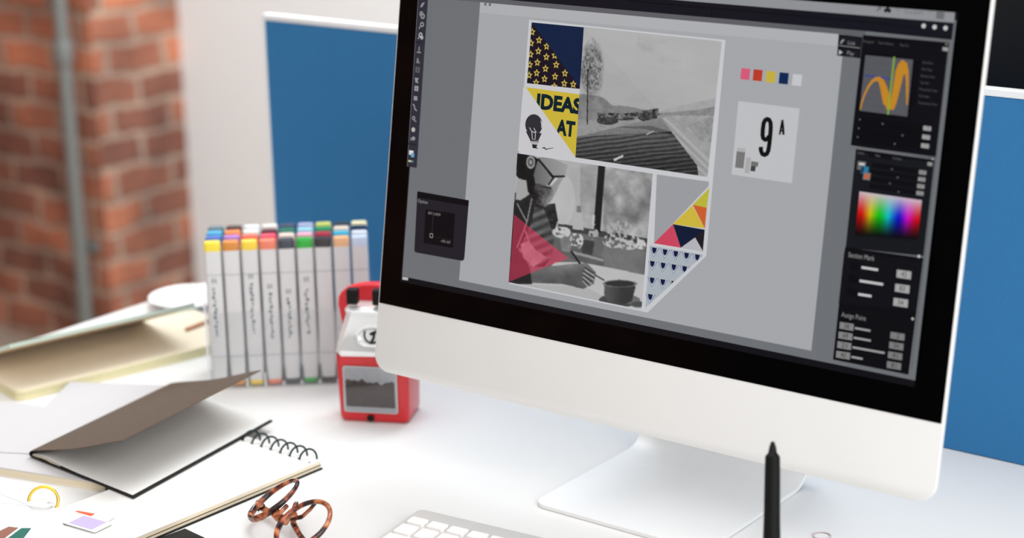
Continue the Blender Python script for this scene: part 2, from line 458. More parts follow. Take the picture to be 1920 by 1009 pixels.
# page
a = Art()
pl, pr, pb = 106.4, 517.8, 41.5
a.poly([(pl, pb), (pr, pb), (pr, 329), (pl, 329)], cc(168, 170, 174))
a.poly([(pl, 329.5), (pr, 329.5), (pr, 318.9), (pl, 318.9)], cc(178, 179, 182))
a.disc(P(911,8), 1.7, G8(118)); a.disc(P(919.5,8.6), 1.7, G8(118))
pg = a.build('artboard', scr)

# collage frame and cells
a = Art()
WH = cc(203, 204, 208)
a.poly([P(993,37), P(1361,75), P(1325,480), P(1215,586), P(956,532)], WH)
nav = [P(998,42), P(1098.5,51.5), P(1090,167), P(989,156)]
a.poly(nav, cc(9, 32, 66))
tri = [nav[0], nav[2], nav[3]]
a.poly(tri, cc(24, 17, 30))
def star(c, r, col, clip):
    w = zlay(); pts = []
    for k in range(10):
        t = math.pi/2 + k*math.pi/5 + 0.05; R_ = r if k % 2 == 0 else r*0.5
        pts.append((c[0]+R_*math.cos(t), c[1]+R_*math.sin(t)))
    inn = [(c[0]+(p[0]-c[0])*0.42, c[1]+(p[1]-c[1])*0.42) for p in pts]
    for k in range(10):
        q = [pts[k], pts[(k+1) % 10], inn[(k+1) % 10], inn[k]]
        for t3 in ([q[0], q[1], q[2]], [q[0], q[2], q[3]]):
            z = clip_poly(t3, clip)
            if len(z) >= 3: a.poly(z, col, w)
for sx, sy in [P(999,60), P(997,81), P(996,102), P(994.6,121.5), P(993.5,141), P(1012,75.5), P(1010.8,96), P(1009,117.4), P(1007.7,137), P(1006.6,155), P(1026.5,87), P(1026,106.8), P(1024.4,128.8), P(1022.7,148), P(1044.5,121.5), P(1042.4,143.5), P(1041,162), P(1061,137.5), P(1059.8,156.5), P(1076.8,158.3), P(1042,104)]:
    star((sx, sy), 4.2, cc(196, 172, 84), tri)
a.poly([P(983,164), P(1090,177), P(1080,294), P(973,283)], cc(203, 202, 205))
ytri = [P(988,163.5), P(1090,177), P(1080.5,294)]
a.poly(ytri, cc(205, 182, 58))
INK = cc(0, 32, 44)
a.text('IDEAS', P(1007.5,202.2), P(1091.5,213), 14.6, INK, bold=0.05, clip=ytri)
a.text('AT', P(1043.5,250.5), P(1079,255.8), 14.6, INK, bold=0.05, clip=ytri)
# light bulb
bc = P(1003,234)
a.disc(bc, 10.6, cc(48, 45, 52), 28)
a.poly([P(988,246), P(1018,250), P(1011.5,264), P(996.5,263)], cc(48, 45, 52))
a.ribbon([P(1016,226.5), P(1018.5,233), P(1017.5,239.5)], [0.6, 1.6, 0.6], G8(205))
a.ribbon([P(995,239), P(999.5,247), P(1000.5,261), P(1005.5,261.5), P(1006.5,247), P(1003.5,240)], [.9]*6, G8(190))
a.ribbon([P(1000,246), P(1003,248.5), P(1008.5,247)], [.9]*3, G8(190))
a.poly([P(996,263.5), P(1012.5,265.5), P(1011.5,270.5), P(998,269)], cc(175, 174, 178))
a.poly([P(996,262.5), P(1012.8,264.8), P(1012.5,266.2), P(996,264)], cc(60, 57, 62))
a.poly([P(1000,270), P(1010.5,271.5), P(1008,276), P(1012.5,279), P(1001,277.5)], cc(38, 36, 42))
a.ribbon([P(1018.5,277.5), P(1023.5,277), P(1026,280), P(1030,279), P(1040,277.3)], [.5, 1.6, 1.3, .8, .6], cc(60, 57, 62))
# empty grey cell, geometric triangles
a.poly([P(1234,327), P(1331.5,340.5), P(1331,349), P(1228.6,456.5)], cc(158, 159, 164))
a.poly([P(1332.8,352), P(1301.2,383.8), P(1327.8,389.4)], cc(190, 184, 60))
a.poly([P(1301.2,383.8), P(1327.8,389.4), P(1324.2,428.2)], cc(206, 96, 44))
a.poly([P(1300.7,385), P(1264,420), P(1324.2,428.2)], cc(208, 184, 62))
a.poly([P(1264,420), P(1324.2,430.4), P(1306,445), P(1279,464.3)], cc(6, 24, 52))
a.poly([P(1264,420.4), P(1228.5,456), P(1279,464.3)], cc(205, 70, 94))
a.poly([P(1279,464.3), P(1306,445), P(1320.1,472)], cc(182, 184, 190))
a.poly([P(1306,445), P(1324.2,430.4), P(1320.6,471.2)], cc(30, 24, 30))
pat = [P(1221.6,460), P(1320,476.8), P(1319,480.5), P(1212.5,577.5)]
a.poly(pat, cc(172, 180, 188))
for r_, (x, y, n) in enumerate([(1230, 463.5, 5), (1227, 488.5, 4), (1227, 519.5, 3), (1224, 550.5, 1)]):
    for k in range(n):
        q = lambda dx, dy: (0, 0)
        cx0 = x + 20.3*k; cy0 = y + 3.2*k
        def D(dx, dy, sc=1.0):
            o_ = P_AT(cx0, cy0); return (o_[0] + dx*sc, o_[1] + dy*sc)
        for sc, col in ((1.0, cc(110, 120, 150)), (0.82, cc(190, 196, 204)), (0.46, cc(8, 20, 64))):
            tr = [D(-5.6*sc, 0), D(5.6*sc, 0), D(0, -9.8*sc - (1.0 if sc < 1 else 0))]
            if sc == 0.46: tr = [D(-2.9, -0.3), D(2.9, -0.3), D(2.0, -4.2), D(0, -6.6), D(-2.0, -4.2)]
            z = clip_poly(tr, pat)
            if len(z) >= 3: a.poly(z, col)
# palette
for k, col in enumerate([(215, 92, 122), (190, 58, 40), (200, 178, 62), (4, 38, 84), (200, 201, 206)]):
    dx = [0, 23.1, 47.3, 71.8, 96.6][k]; dy = [0, 2.2, 5.3, 7.9, 11][k]
    o1 = P_AT(1394.4 + dx, 127.6 + dy)
    a.poly([(o1[0], o1[1]), (o1[0]+9.5, o1[1]), (o1[0]+9.5, o1[1]-10.3), (o1[0], o1[1]-10.3)], cc(*col))
a.poly([P(1389,189.5), P(1503.5,203.5), P(1489,343.5), P(1376,327)], cc(194, 195, 198))
def N9(cx_, cy_): return P_AT(1370 + cx_*.2378, 110 + cy_*.2379)
nine = [(256, 694), (258, 725), (268, 750), (286, 757), (305, 748), (316, 722), (324, 670), (331, 600), (335, 540), (333, 505), (323, 483), (308, 477), (291, 484), (279, 508), (273, 552), (270, 600), (275, 626), (290, 638), (308, 632), (322, 612)]
a.ribbon([N9(*q) for q in nine], [4.5]*len(nine), G8(10))
a.ribbon([N9(405, 599), N9(414, 550), N9(428, 482)], [1.9, 2.0, 2.2], G8(10)); a.ribbon([N9(427, 482), N9(432, 540), N9(435, 600)], [2.2, 2.4, 2.4], G8(10))
a.ribbon([N9(411, 566), N9(434, 569)], [1.7, 1.7], G8(10))
a.poly([P(1387.5,276.5), P(1402.8,278.6), P(1402,285.5), P(1386.5,283.5)], G8(176))
a.poly([P(1386,283.3), P(1402,285.6), P(1398.6,315.8), P(1383,313.8)], G8(120))
a.poly([P(1404,294.5), P(1413,295.5), P(1409.5,325), P(1400.5,323.8)], G8(172))
a.poly([P(1413.5,302), P(1427,304), P(1425.5,312.5), P(1412.5,311)], G8(112))
a.poly([P(1413,311), P(1422,312), P(1420.5,321.5), P(1411.5,320.3)], G8(66))
a.build('collage', pg)

# ---- noise helper for the two pictures
rng = np.random.default_rng(3)
def vnoise(X, Y, f, seed=0):
    X = X*f; Y = Y*f; xi = np.floor(X).astype(int); yi = np.floor(Y).astype(int); fx = X-xi; fy = Y-yi
    fx = fx*fx*(3-2*fx); fy = fy*fy*(3-2*fy)
    def h(i, j):
        n = (i*374761393 + j*668265263 + seed*974711) & 0x7fffffff
        n = ((n ^ (n >> 13))*1274126177) & 0x7fffffff
        return ((n ^ (n >> 16)) & 0xffff)/65535.0
    return (h(xi, yi)*(1-fx) + h(xi+1, yi)*fx)*(1-fy) + (h(xi, yi+1)*(1-fx) + h(xi+1, yi+1)*fx)*fy
def fbm(X, Y, f, o=4, seed=0):
    s_ = 0; a_ = 1; t_ = 0
    for k in range(o): s_ = s_ + a_*vnoise(X, Y, f*2**k, seed+k); t_ += a_; a_ *= 0.55
    return s_/t_
def inside(X, Y, pts, soft=0.0):
    r = np.zeros(X.shape, bool); n = len(pts)
    for i in range(n):
        x0, y0 = pts[i]; x1, y1 = pts[(i+1) % n]
        if y0 == y1: continue
        c = ((y0 > Y) != (y1 > Y)) & (X < (x1-x0)*(Y-y0)/(y1-y0)+x0); r ^= c
    return r
def segd(X, Y, a_, b_):
    ax, ay = a_; bx, by = b_; L2 = (bx-ax)**2+(by-ay)**2
    t = np.clip(((X-ax)*(bx-ax)+(Y-ay)*(by-ay))/L2, 0, 1); return np.hypot(X-ax-t*(bx-ax), Y-ay-t*(by-ay))
def tolin(g):
    g = np.clip(g, 0, 255)/255.0; return np.where(g <= 0.04045, g/12.92, ((g+0.055)/1.055)**2.4)

def road(U, V):
    # picture plane: X 0..1144, Y 0..1009 (same proportions as the photo crop)
    c = [(135, 168), (1003, 262), (912, 1113), (80, 992)]
    X = (1-U)*(1-V)*c[0][0]+U*(1-V)*c[1][0]+U*V*c[2][0]+(1-U)*V*c[3][0]
    Y = (1-U)*(1-V)*c[0][1]+U*(1-V)*c[1][1]+U*V*c[2][1]+(1-U)*V*c[3][1]
    g = 176 - 10*V + 14*(fbm(U, V*2, 4, 4, 5)-.5)
    g = g - 34*np.clip(fbm(U*1.2, V*3.2, 3.5, 4, 21)-.52, 0, 1)*3*np.clip(1-np.abs(V-.13)/.16, 0, 1)*(U > .4)
    n1 = fbm(U, V, 60, 3, 9); n2 = fbm(U, V, 24, 4, 11)
    hill = np.interp(X, [100, 150, 230, 270, 320, 420, 600], [590, 592, 602, 618, 662, 668, 705])
    m = (Y > hill) & (X < 620); g = np.where(m, 128 + 34*(n2-.5), g)
    hr = np.interp(X, [600, 660, 760, 860, 980], [708, 690, 660, 640, 615])
    m = (Y > hr) & (X > 600); g = np.where(m, 158 + 20*(n2-.5), g)
    hr2 = np.interp(X, [600, 700, 850, 980], [712, 705, 690, 662])
    m = (Y > hr2) & (X > 600); g = np.where(m, 118 + 40*(n1-.5), g)
    ground = np.interp(X, [90, 300, 430, 610], [752, 756, 758, 726])
    g = np.where((Y > ground-46) & (Y < ground) & (X < 615) & (X > 225), 92 + 190*(n1-.5), g)
    g = np.where((Y > ground) & (X < 700), 148 + 26*(n1-.5), g)
    g = np.where((Y > 726) & (X >= 610), 150 + 44*(n2-.5), g)
    m = (((X-290)/70)**2 + ((Y-760)/26)**2 < 1); g = np.where(m, 62 + 60*(n1-.5), g)
    m = (((X-545)/62)**2 + ((Y-735)/30)**2 < 1); g = np.where(m & (X < 612), 66 + 120*(n1-.5), g)
    # tree
    d = np.hypot((X-185)/88, (Y-430)/190)
    edge = d + .35*(fbm(U, V, 12, 3, 77)-.5)
    g = np.where(edge < 1, g - (30 + 120*(fbm(U, V*.7, 75, 2, 41)-.36))*np.clip((1-edge)*3, 0, 1), g)
    for bx_ in range(9):
        g = np.where((segd(X, Y, (160, 560-bx_*18), (120+bx_*16, 330+abs(bx_-4)*26)) < 2.2), g-26, g)
    g = np.where((np.abs(X-(160-(Y-600)*.01)) < 4) & (Y > 430) & (Y < 785), 52, g)
    # road
    m = inside(X, Y, [(610, 742), (632, 742), (850, 1040), (860, 1120), (70, 1120), (84, 862)])
    gr = 132 - 48*np.clip((Y-760)/280, 0, 1) + 18*(n1-.5)
    st = fbm(U*1.2, V*1.0+U*.16, 3, 1, 2); rows = np.sin((Y+.12*X)*.23 + 3*fbm(U, V*3, 6, 2, 51))
    gr = np.where(Y+.06*X > 868, gr - 34 + 30*rows*(.4+.6*fbm(U, V*6, 9, 2, 61)), gr)
    m2_ = inside(X, Y, [(320, 800), (560, 790), (700, 830), (700, 850), (520, 812)]); gr = np.where(m2_, gr-30, gr)
    g = np.where(m, gr, g)
    g = np.where(segd(X, Y, (335, 1008), (385, 985)) < 7, 190, g); g = np.where(segd(X, Y, (540, 845), (580, 826)) < 4, 165, g)
    # verge
    m = inside(X, Y, [(632, 742), (660, 738), (940, 1000), (930, 1120), (860, 1120), (850, 1040)])
    g = np.where(m, 168 + 22*np.sin((X-Y)*.12)*(n1) - 8, g)
    m = inside(X, Y, [(790, 790), (960, 720), (960, 900), (880, 890)]); g = np.where(m, g-16+40*(n1-.5), g)
    # lighter diagonal veil on the upper right
    x0 = 150 + (Y-185)*0.905; veil = X > x0
    g = np.where(veil, g + (186-g)*.26, g)
    L_ = tolin(g); return np.stack([L_, L_, L_*1.01], -1)
a = Art().grid([P(1100,50.5), P(1358.5,78), P(1331.5,331.5), P(1084,295)], 230, 190, road); a.build('road_photo', pg)

def man(U, V):
    c = [(240, 22), (1036, 140), (975, 950), (188, 788)]
    X = (1-U)*(1-V)*c[0][0]+U*(1-V)*c[1][0]+U*V*c[2][0]+(1-U)*V*c[3][0]
    Y = (1-U)*(1-V)*c[0][1]+U*(1-V)*c[1][1]+U*V*c[2][1]+(1-U)*V*c[3][1]
    n1 = fbm(U, V, 50, 3, 9); n2 = fbm(U, V, 9, 4, 13); n3 = fbm(U, V, 22, 3, 17)
    g = 178 + 26*(n2-.5)
    m = (X > 755); g = np.where(m, 150 + 120*(n2-.5) + 26*(n3-.5), g)
    m = (X < 730) & (X > 620); g = np.where(m, 160 + 70*(n2-.5), g)
    g = np.where(np.hypot((X-520)/70, (Y-300)/150) < 1, g*.6 + 205*.4, g)
    # sill and mullion
    ys = 440 + (X-500)*.165
    g = np.where((Y > ys) & (Y < ys+36) & (X > 490), 62 + 20*(n1-.5), g)
    g = np.where(Y >= ys+36, 96 + 40*(n2-.5), g)
    g = np.where(inside(X, Y, [(726, 90), (766, 95), (735, 500), (700, 480)]), 26, g)
    # bottle, pots, flowers
    g = np.where(inside(X, Y, [(585, 370), (630, 370), (642, 480), (576, 470)]), 182, g)
    g = np.where(inside(X, Y, [(600, 332), (625, 334), (625, 372), (598, 370)]), 120, g)
    g = np.where(inside(X, Y, [(498, 500), (578, 512), (560, 610), (510, 600)]), 128 + 40*(n3-.5), g)
    g = np.where(inside(X, Y, [(628, 530), (705, 545), (690, 632), (632, 620)]), 60 + 20*(n1-.5), g)
    g = np.where(inside(X, Y, [(765, 560), (1000, 600), (985, 740), (700, 690), (740, 640)]), 112 + 34*(n2-.5), g)
    g = np.where(inside(X, Y, [(575, 600), (760, 640), (760, 700), (560, 640)]), 92 + 20*(n3-.5), g)
    g = np.where(segd(X, Y, (585, 612), (750, 655)) < 8, 150, g)
    for cx0, cy0, rx, ry, lv in ((510, 490, 55, 34, 200), (600, 540, 40, 50, 205), (700, 500, 30, 34, 170), (820, 540, 70, 42, 190), (900, 545, 70, 48, 188), (970, 560, 30, 30, 205), (850, 470, 80, 50, 172), (700, 420, 12, 40, 190)):
        m = (np.hypot((X-cx0)/rx, (Y-cy0)/ry) < 1) & (n1 > .45); g = np.where(m, lv, g)
    # table top
    tb = np.interp(X, [180, 420, 470, 620, 800, 990], [800, 720, 668, 668, 700, 742])
    g = np.where(Y > tb, 192 - 10*(n2-.5), g)
    g = np.where(Y > np.interp(X, [180, 640, 720, 990], [800, 812, 850, 1010]), 180, g)
    # man: body, shirt, face
    g = np.where(inside(X, Y, [(400, 330), (470, 318), (488, 420), (470, 470), (420, 480)]), 40 + 60*(n1-.5), g)
    g = np.where(inside(X, Y, [(225, 255), (330, 230), (400, 330), (445, 470), (465, 560), (440, 650), (330, 800), (180, 800)]), 34 + 16*(n3-.5), g)
    g = np.where(inside(X, Y, [(345, 340), (402, 345), (440, 440), (466, 560), (450, 640), (330, 720), (250, 600), (330, 430)]), 78 + 50*np.sin((X*.4+Y)*.11)*n3, g)
    g = np.where(inside(X, Y, [(240, 180), (300, 160), (318, 262), (262, 300), (228, 296)]), 168, g)
    for p_, q_ in (((240, 320), (300, 430)), ((330, 290), (300, 430)), ((300, 430), (240, 580)), ((255, 590), (300, 640)), ((290, 480), (320, 560))):
        g = np.where(segd(X, Y, p_, q_) < 4, 140, g)
    g = np.where(inside(X, Y, [(262, 560), (310, 540), (360, 600), (420, 640), (340, 700), (280, 640)]), 150 + 60*(n3-.5), g)
    g = np.where(inside(X, Y, [(300, 60), (420, 40), (545, 90), (530, 150), (500, 200), (452, 300), (380, 290), (320, 230)]), 128 + 30*np.clip((X-330)/200, 0, 1) + 10*(n2-.5), g)
    g = np.where(inside(X, Y, [(345, 60), (400, 80), (445, 150), (430, 205), (370, 215), (335, 160)]), 104 + 26*np.clip((X-350)/90, 0, 1), g)
    g = np.where(inside(X, Y, [(238, 20), (335, 36), (368, 58), (352, 105), (340, 150), (352, 200), (380, 222), (372, 262), (400, 318), (350, 300), (306, 250), (296, 180), (250, 172), (232, 150)]), 20 + 14*(n1-.5), g)
    bd_ = inside(X, Y, [(352, 198), (420, 212), (452, 222), (462, 250), (440, 310), (410, 345), (360, 318), (330, 260)])
    g = np.where(bd_, 40 + 95*np.clip((X-350)/100, 0, 1) + 110*(n1-.5), g)
    g = np.where(segd(X, Y, (398, 222), (444, 228)) < 5, 40, g)
    g = np.where(np.hypot((X-322)/28, (Y-75)/40) < 1, 118 + 50*np.sin(np.hypot(X-322, (Y-75)*.7)*.35), g)
    g = np.where((segd(X, Y, (372, 60), (460, 165)) < 6) | (segd(X, Y, (460, 160), (525, 158)) < 5) | (segd(X, Y, (460, 165), (434, 205)) < 5), 18, g)
    g = np.where(segd(X, Y, (478, 172), (446, 206)) < 7, 205, g)
    # arm and hand
    g = np.where(inside(X, Y, [(318, 700), (480, 690), (560, 680), (660, 672), (715, 730), (700, 800), (640, 828), (520, 800), (330, 792)]), 112 + 46*(n2-.5) + 24*np.clip((700-Y)/60, -1, 1), g)
    for q_ in (((650, 700), (702, 735)), ((640, 720), (700, 760)), ((640, 745), (690, 785)), ((640, 770), (665, 800))):
        g = np.where(segd(X, Y, *q_) < 4, 60, g)
        g = np.where(segd(X, Y-14, *q_) < 4, 168, g)
    g = np.where(segd(X, Y, (570, 606), (618, 674)) < 5, 28, g); g = np.where(segd(X, Y, (710, 745), (760, 775)) < 4, 70, g)
    # cup and saucer
    g = np.where(np.hypot((X-850)/118, (Y-895)/40) < 1, 70 + 40*((X > 880) & (Y < 915)), g)
    g = np.where(np.hypot((X-955)/40, (Y-918)/18) < 1, 78, g)
    g = np.where(inside(X, Y, [(762, 790), (850, 770), (942, 810), (920, 900), (880, 918), (790, 908), (762, 870)]), 62 + 44*np.clip((840-X)/120, -.2, 1) + 10*(n3-.5), g)
    g = np.where(np.hypot((X-852)/90, (Y-795)/20) < 1, 48, g)
    g = np.where((np.hypot((X-852)/90, (Y-795)/20) < 1.1) & (np.hypot((X-852)/90, (Y-795)/20) > .93), 118, g)
    for _ in range(2):
        gp = np.pad(g, 1, mode='edge'); g = (gp[:-2, 1:-1] + gp[2:, 1:-1] + gp[1:-1, :-2] + gp[1:-1, 2:] + 2*gp[1:-1, 1:-1])/6
    L_ = tolin(g*.96 + 4); R_ = np.stack([L_, L_, L_], -1)
    m = inside(X, Y, [(222, 385), (552, 645), (190, 786)])
    dark = np.clip(g/200, 0, 1)
    pk = np.stack([tolin(128 + 92*dark), tolin(32 + 92*dark), tolin(52 + 92*dark)], -1)
    return np.where(m[..., None], pk, R_)
a = Art().grid([P(975.5,287.3), P(1229,325.5), P(1208,580), P(959,528.5)], 240, 250, man); a.build('portrait_photo', pg)

# top bars
a = Art()
a.poly([(28, 347.7), (621.2, 347.7), (621.2, 356.4), (28, 356.4)], cc(146, 148, 152))
a.poly([(28, 334.2), (540, 334.2), (621.2, 333), (621.2, 347.7), (28, 347.7)], cc(16, 17, 27))
a.poly([(28, 329.5), (540, 329.5), (540, 334.2), (28, 334.2)], cc(96, 97, 102))
a.line(P(1179,1.5), P(1640,42.3), 0.9, cc(4, 4, 10)); a.line(P(1640,42.3), P(1736,54), 0.9, cc(4, 4, 10)); a.line(P(1338.5,19.5), P(1339.5,33), 0.8, cc(4, 4, 10))
for x, y in ((1736.5, 48.9), (1757, 51.1), (1777.5, 53)): a.disc(P_AT(x, y), 2.0, G8(205))
for k in (0, 1, 2): a.line(P_AT(1760.5 - k*.2, 24 + k*4.6), P_AT(1775.5 - k*.2, 25.3 + k*4.6), 1.0, G8(45))
a.ribbon([P(1655,19), P(1657,14.5), P(1654,14), P(1650,20), P(1651,22)], [1.0]*5, G8(80))
a.disc(P(1669.5,16), 1.5, G8(30)); a.disc(P(1666,20), 1.8, G8(30)); a.disc(P(1672.5,20.5), 1.8, G8(30)); a.disc(P(1669.3,19.3), 1.6, G8(30))
a.ribbon([P(1683,18), P(1688,16.5), P(1693,19)], [.6]*3, G8(128)); a.ribbon([P(1685.5,21), P(1688,20), P(1690.5,21.5)], [.6]*3, G8(128))
a.text('Tue 6:58 PM', P(1700,24.6), P(1735,27.8), 2.6, G8(95))
for q in ([P(1742,24), P(1747,20.5), P(1753,25)],): a.ribbon(q, [.6]*3, G8(128))
a.text('Link', P(1597,83.6), P(1611,85.3), 3.6, G8(10))
a.build('menu_bar', scr)

# tool strip
a = Art()
a.poly([P(791,0), P(809,0), P(788,314.5), P(770,312), P(769.8,312)], cc(46, 47, 58))
a.poly([P(791,-14), P(809,-14), P(809,0), P(791,0)], cc(46, 47, 58))
a.line(P(790.8,0), P(770,312), 0.6, cc(110, 110, 116))
IC = G8(150)
ic = [(799, 9), (798, 28), (797, 48), (795.5, 68), (793, 93.5), (791.5, 113), (790.5, 131), (789, 151), (788.5, 166), (787, 184), (785.5, 202), (784.5, 223), (783, 243), (782, 260)]
def I(x, y, dx, dy): o_ = P_AT(x, y); return (o_[0]+dx, o_[1]+dy)
a.poly([I(*ic[0], -3, -3), I(*ic[0], 0, -2.4), I(*ic[0], 3, 3), I(*ic[0], -1, 1.2)], IC)
a.disc(I(*ic[1], -1, 1), 2.7, G8(130)); a.disc(I(*ic[1], 1.2, -1.5), 2.9, IC); a.disc(I(*ic[1], 1.2, -1.5), 1.5, G8(80))
a.disc(I(*ic[2], .8, 1), 2.6, G8(160)); a.disc(I(*ic[2], .8, 1), 1.4, cc(46, 47, 58)); a.line(I(*ic[2], -1, -1), I(*ic[2], -3, -3.6), 1, G8(160))
a.disc(I(*ic[3], .0, 1.2), 2.6, G8(175)); a.disc(I(*ic[3], .0, 1.4), 1.1, cc(46, 47, 58)); a.disc(I(*ic[3], 2, -1.4), 2.0, G8(175)); a.line(I(*ic[3], -1, -1), I(*ic[3], -3.4, -3), 1, G8(165))
a.line(P(783,78), P(799,80), 1.0, cc(24, 24, 34))
a.line(I(*ic[4], 0, -2.8), I(*ic[4], 0, 3.4), 1.1, IC); a.line(I(*ic[4], -2.8, -2.8), I(*ic[4], 2.8, -2.8), 1.0, IC)
a.poly([I(*ic[5], -1.2, 3), I(*ic[5], 2.4, -3), I(*ic[5], -2.4, -3)], IC); a.poly([I(*ic[5], -.6, .6), I(*ic[5], .9, -2), I(*ic[5], -1.2, -2)], cc(60, 61, 70))
for dx in (-2, 2): a.line(I(*ic[6], dx, -3), I(*ic[6], dx, 3), .8, G8(120))
for dy in (-2.2, 0, 2.2): a.line(I(*ic[6], -2.8, dy), I(*ic[6], 2.8, dy), .8, G8(110))
a.poly([I(*ic[7], -2.8, 2.8), I(*ic[7], 2.6, 2.6), I(*ic[7], 1.2, 0), I(*ic[7], 2.6, -2.8), I(*ic[7], -1.6, -2)], IC)
a.poly([I(*ic[8], -2.6, 2.6), I(*ic[8], 2.6, 2.6), I(*ic[8], 2.6, -2.6), I(*ic[8], -2.6, -2.6)], G8(160)); a.disc(I(*ic[8], 0, 0), 1.2, G8(120))
a.poly([I(*ic[9], -2.4, 2), I(*ic[9], 2.4, 2), I(*ic[9], 2.4, -2.4), I(*ic[9], -2.4, -2.4)], G8(150))
a.ribbon([I(*ic[10], -3, 3.4), I(*ic[10], -.6, 2), I(*ic[10], 0, -1), I(*ic[10], 3, -3)], [1.5]*4, IC)
a.disc(I(*ic[11], -.8, .8), 2.2, IC); a.disc(I(*ic[11], -.8, .8), 1.1, cc(60, 61, 70)); a.line(I(*ic[11], 0, -1.5), I(*ic[11], 3.2, -2.6), 1, IC)
a.disc(I(*ic[12], 0, 0), 2.5, G8(185)); a.disc(I(*ic[13], 1, .4), 2.2, IC); a.disc(I(*ic[13], -1.6, -.4), 1.6, G8(130))
a.line(P(774,269), P(789,271.5), 1.0, cc(24, 24, 34))
a.poly([P(775.5,281.5), P(783.5,282.5), P(783,290.5), P(775,289.5)], G8(225)); a.poly([P(779,286.5), P(785,287.3), P(784.5,295), P(778.5,294)], cc(110, 165, 200))
a.poly([P(774,299.5), P(783.5,301), P(783.2,304.5), P(773.7,303)], cc(200, 195, 140)); a.poly([P(779.5,300.2), P(783.5,301), P(783.2,304.5), P(779.2,304)], cc(90, 130, 160))
a.build('tool_strip', scr)

# option window
a = Art()
def rpoly(p0, p1, p2, p3, r):
    o_ = []; q = [p0, p1, p2, p3]
    for i in range(4):
        c_ = Vector(q[i]); pa = (Vector(q[i-1])-c_).normalized(); pb_ = (Vector(q[(i+1) % 4])-c_).normalized()
        rr = r[i]
        for t in (1, .6, .3, .3, .6, 1): pass
        for k in range(5):
            t = k/4; A_ = c_+pa*rr; B_ = c_+pb_*rr
            o_.append(tuple(A_*(1-t)**2 + c_*2*t*(1-t) + B_*t*t))
    return o_
a.poly(rpoly(P(791,358), P(887.5,375), P(878.5,489), P(785,472), [.5, .5, 4, 3]), cc(33, 30, 38))
a.poly([P(791,358.5), P(887.5,375.2), P(886.6,386), P(790.2,369.5)], cc(6, 6, 9))
a.text('Option', P(791.5,378.6), P(810,382), 3.6, G8(150))
a.poly([P(806.4,391.8), P(861.6,400), P(857.6,464), P(802.7,455)], cc(5, 5, 9))
a.text('087.3,4009', P(811,400.8), P(834,404.8), 3.0, G8(135)); a.text('-.400,.467', P(834,452.8), P(853,456.4), 3.0, G8(135))
a.line(P(821,404), P(818.3,437), .45, G8(60)); a.line(P(822,443), P(857,449.5), .35, G8(40))
c0 = P_AT(817.5, 441)
for q in (((-1.8, -2), (1.8, -2)), ((1.8, -2), (1.8, 2)), ((1.8, 2), (-1.8, 2)), ((-1.8, 2), (-1.8, -2))):
    a.line((c0[0]+q[0][0], c0[1]+q[0][1]), (c0[0]+q[1][0], c0[1]+q[1][1]), .7, G8(150))
a.build('option_window', scr)

# right hand panels
a = Art()
DK = cc(6, 7, 14)
a.poly([P(1580,64.5), P(1626,70), P(1623,110), P(1577,104.5)], cc(8, 8, 14))
a.line(P(1580.5,85.6), P(1620,90.6), .8, G8(130)); a.poly([P(1580,68), P(1622,72.5), P(1620.6,87.5), P(1579.5,83.5)], cc(20, 21, 30))
a.poly([P(1578.5,90.5), P(1619,95), P(1617.8,108.4), P(1577.6,104.2)], cc(20, 21, 30))
a.text('Link', P(1597,83.8), P(1611,85.5), 3.6, G8(140)); a.text('Play', P(1595.5,102.5), P(1608.5,104.6), 3.6, G8(140))
a.poly([I(1584, 98.5, -1.7, 2.2), I(1584, 98.5, 2, 0), I(1584, 98.5, -1.7, -2.2)], G8(190))
a.ribbon([P(1584,82), P(1587,77), P(1590.5,75)], [1.4, 1.8, 1.4], G8(150))
a.poly([P(1626,66), P(1787.5,80), P(1762,297), P(1603,272)], DK)
a.poly([P(1626,66), P(1787.5,80), P(1786.5,90), P(1625,79.5)], cc(4, 4, 8))
a.line(P(1625.5,70), P(1621,108), .6, G8(70))
for s_, x0, y0, x1, y1 in (('Navigator', 1626, 79.4, 1647, 81.6), ('Type Position', 1653.5, 82, 1683, 85.4), ('Test To', 1694, 86.4, 1711, 88.2)):
    a.text(s_, P_AT(x0, y0), P_AT(x1, y1), 2.2, G8(92))
a.disc(P(1782,83.3), .9, G8(140)); a.poly([P(1775.3,88.5), P(1785.3,89.8), P(1784.5,96.6), P(1774.6,95.3)], G8(160))
a.line(P(1787.5,80), P(1762.5,297), .7, G8(92)); a.line(P(1762.5,297), P(1717,690), .6, G8(84)); a.line(P(1614,275), P(1763,295), .9, G8(110))
# graph
a.poly([P(1628,99), P(1724,109.5), P(1713,224), P(1616,211)], cc(3, 3, 7))
a.poly([P(1630.9,103.6), P(1720,112.4), P(1709,218.6), P(1619.7,207.4)], cc(88, 89, 95))
for k in range(1, 8):
    f = k/8; a.line(P_AT(1630.9-11.2*f, 103.6+103.8*f), P_AT(1720-11*f, 112.4+106.2*f), .25, G8(76))
a.ribbon([P(1629,141.5), P(1690,149.5)], [.9, .9], cc(20, 60, 160))
OR = cc(196, 134, 36)
a.ribbon([P(1621.5,205), P(1624.5,192), P(1630,176), P(1637,162), P(1644,152.5), P(1650,148.5), P(1656,148), P(1661,153), P(1665,164), P(1669,180), P(1672,192), P(1677,200)], [1.3, 1.5, 1.7, 2, 2.5, 3.4, 4, 5.4, 6.4, 7.5, 8, 4], OR)
a.ribbon([P(1670,199.5), P(1681,200.5), P(1684,190), P(1688,172), P(1692,152), P(1695,136), P(1699,126), P(1702,128), P(1705,139)], [5, 6, 6, 6.5, 7.4, 8, 8.6, 6.5, 3.5], OR)
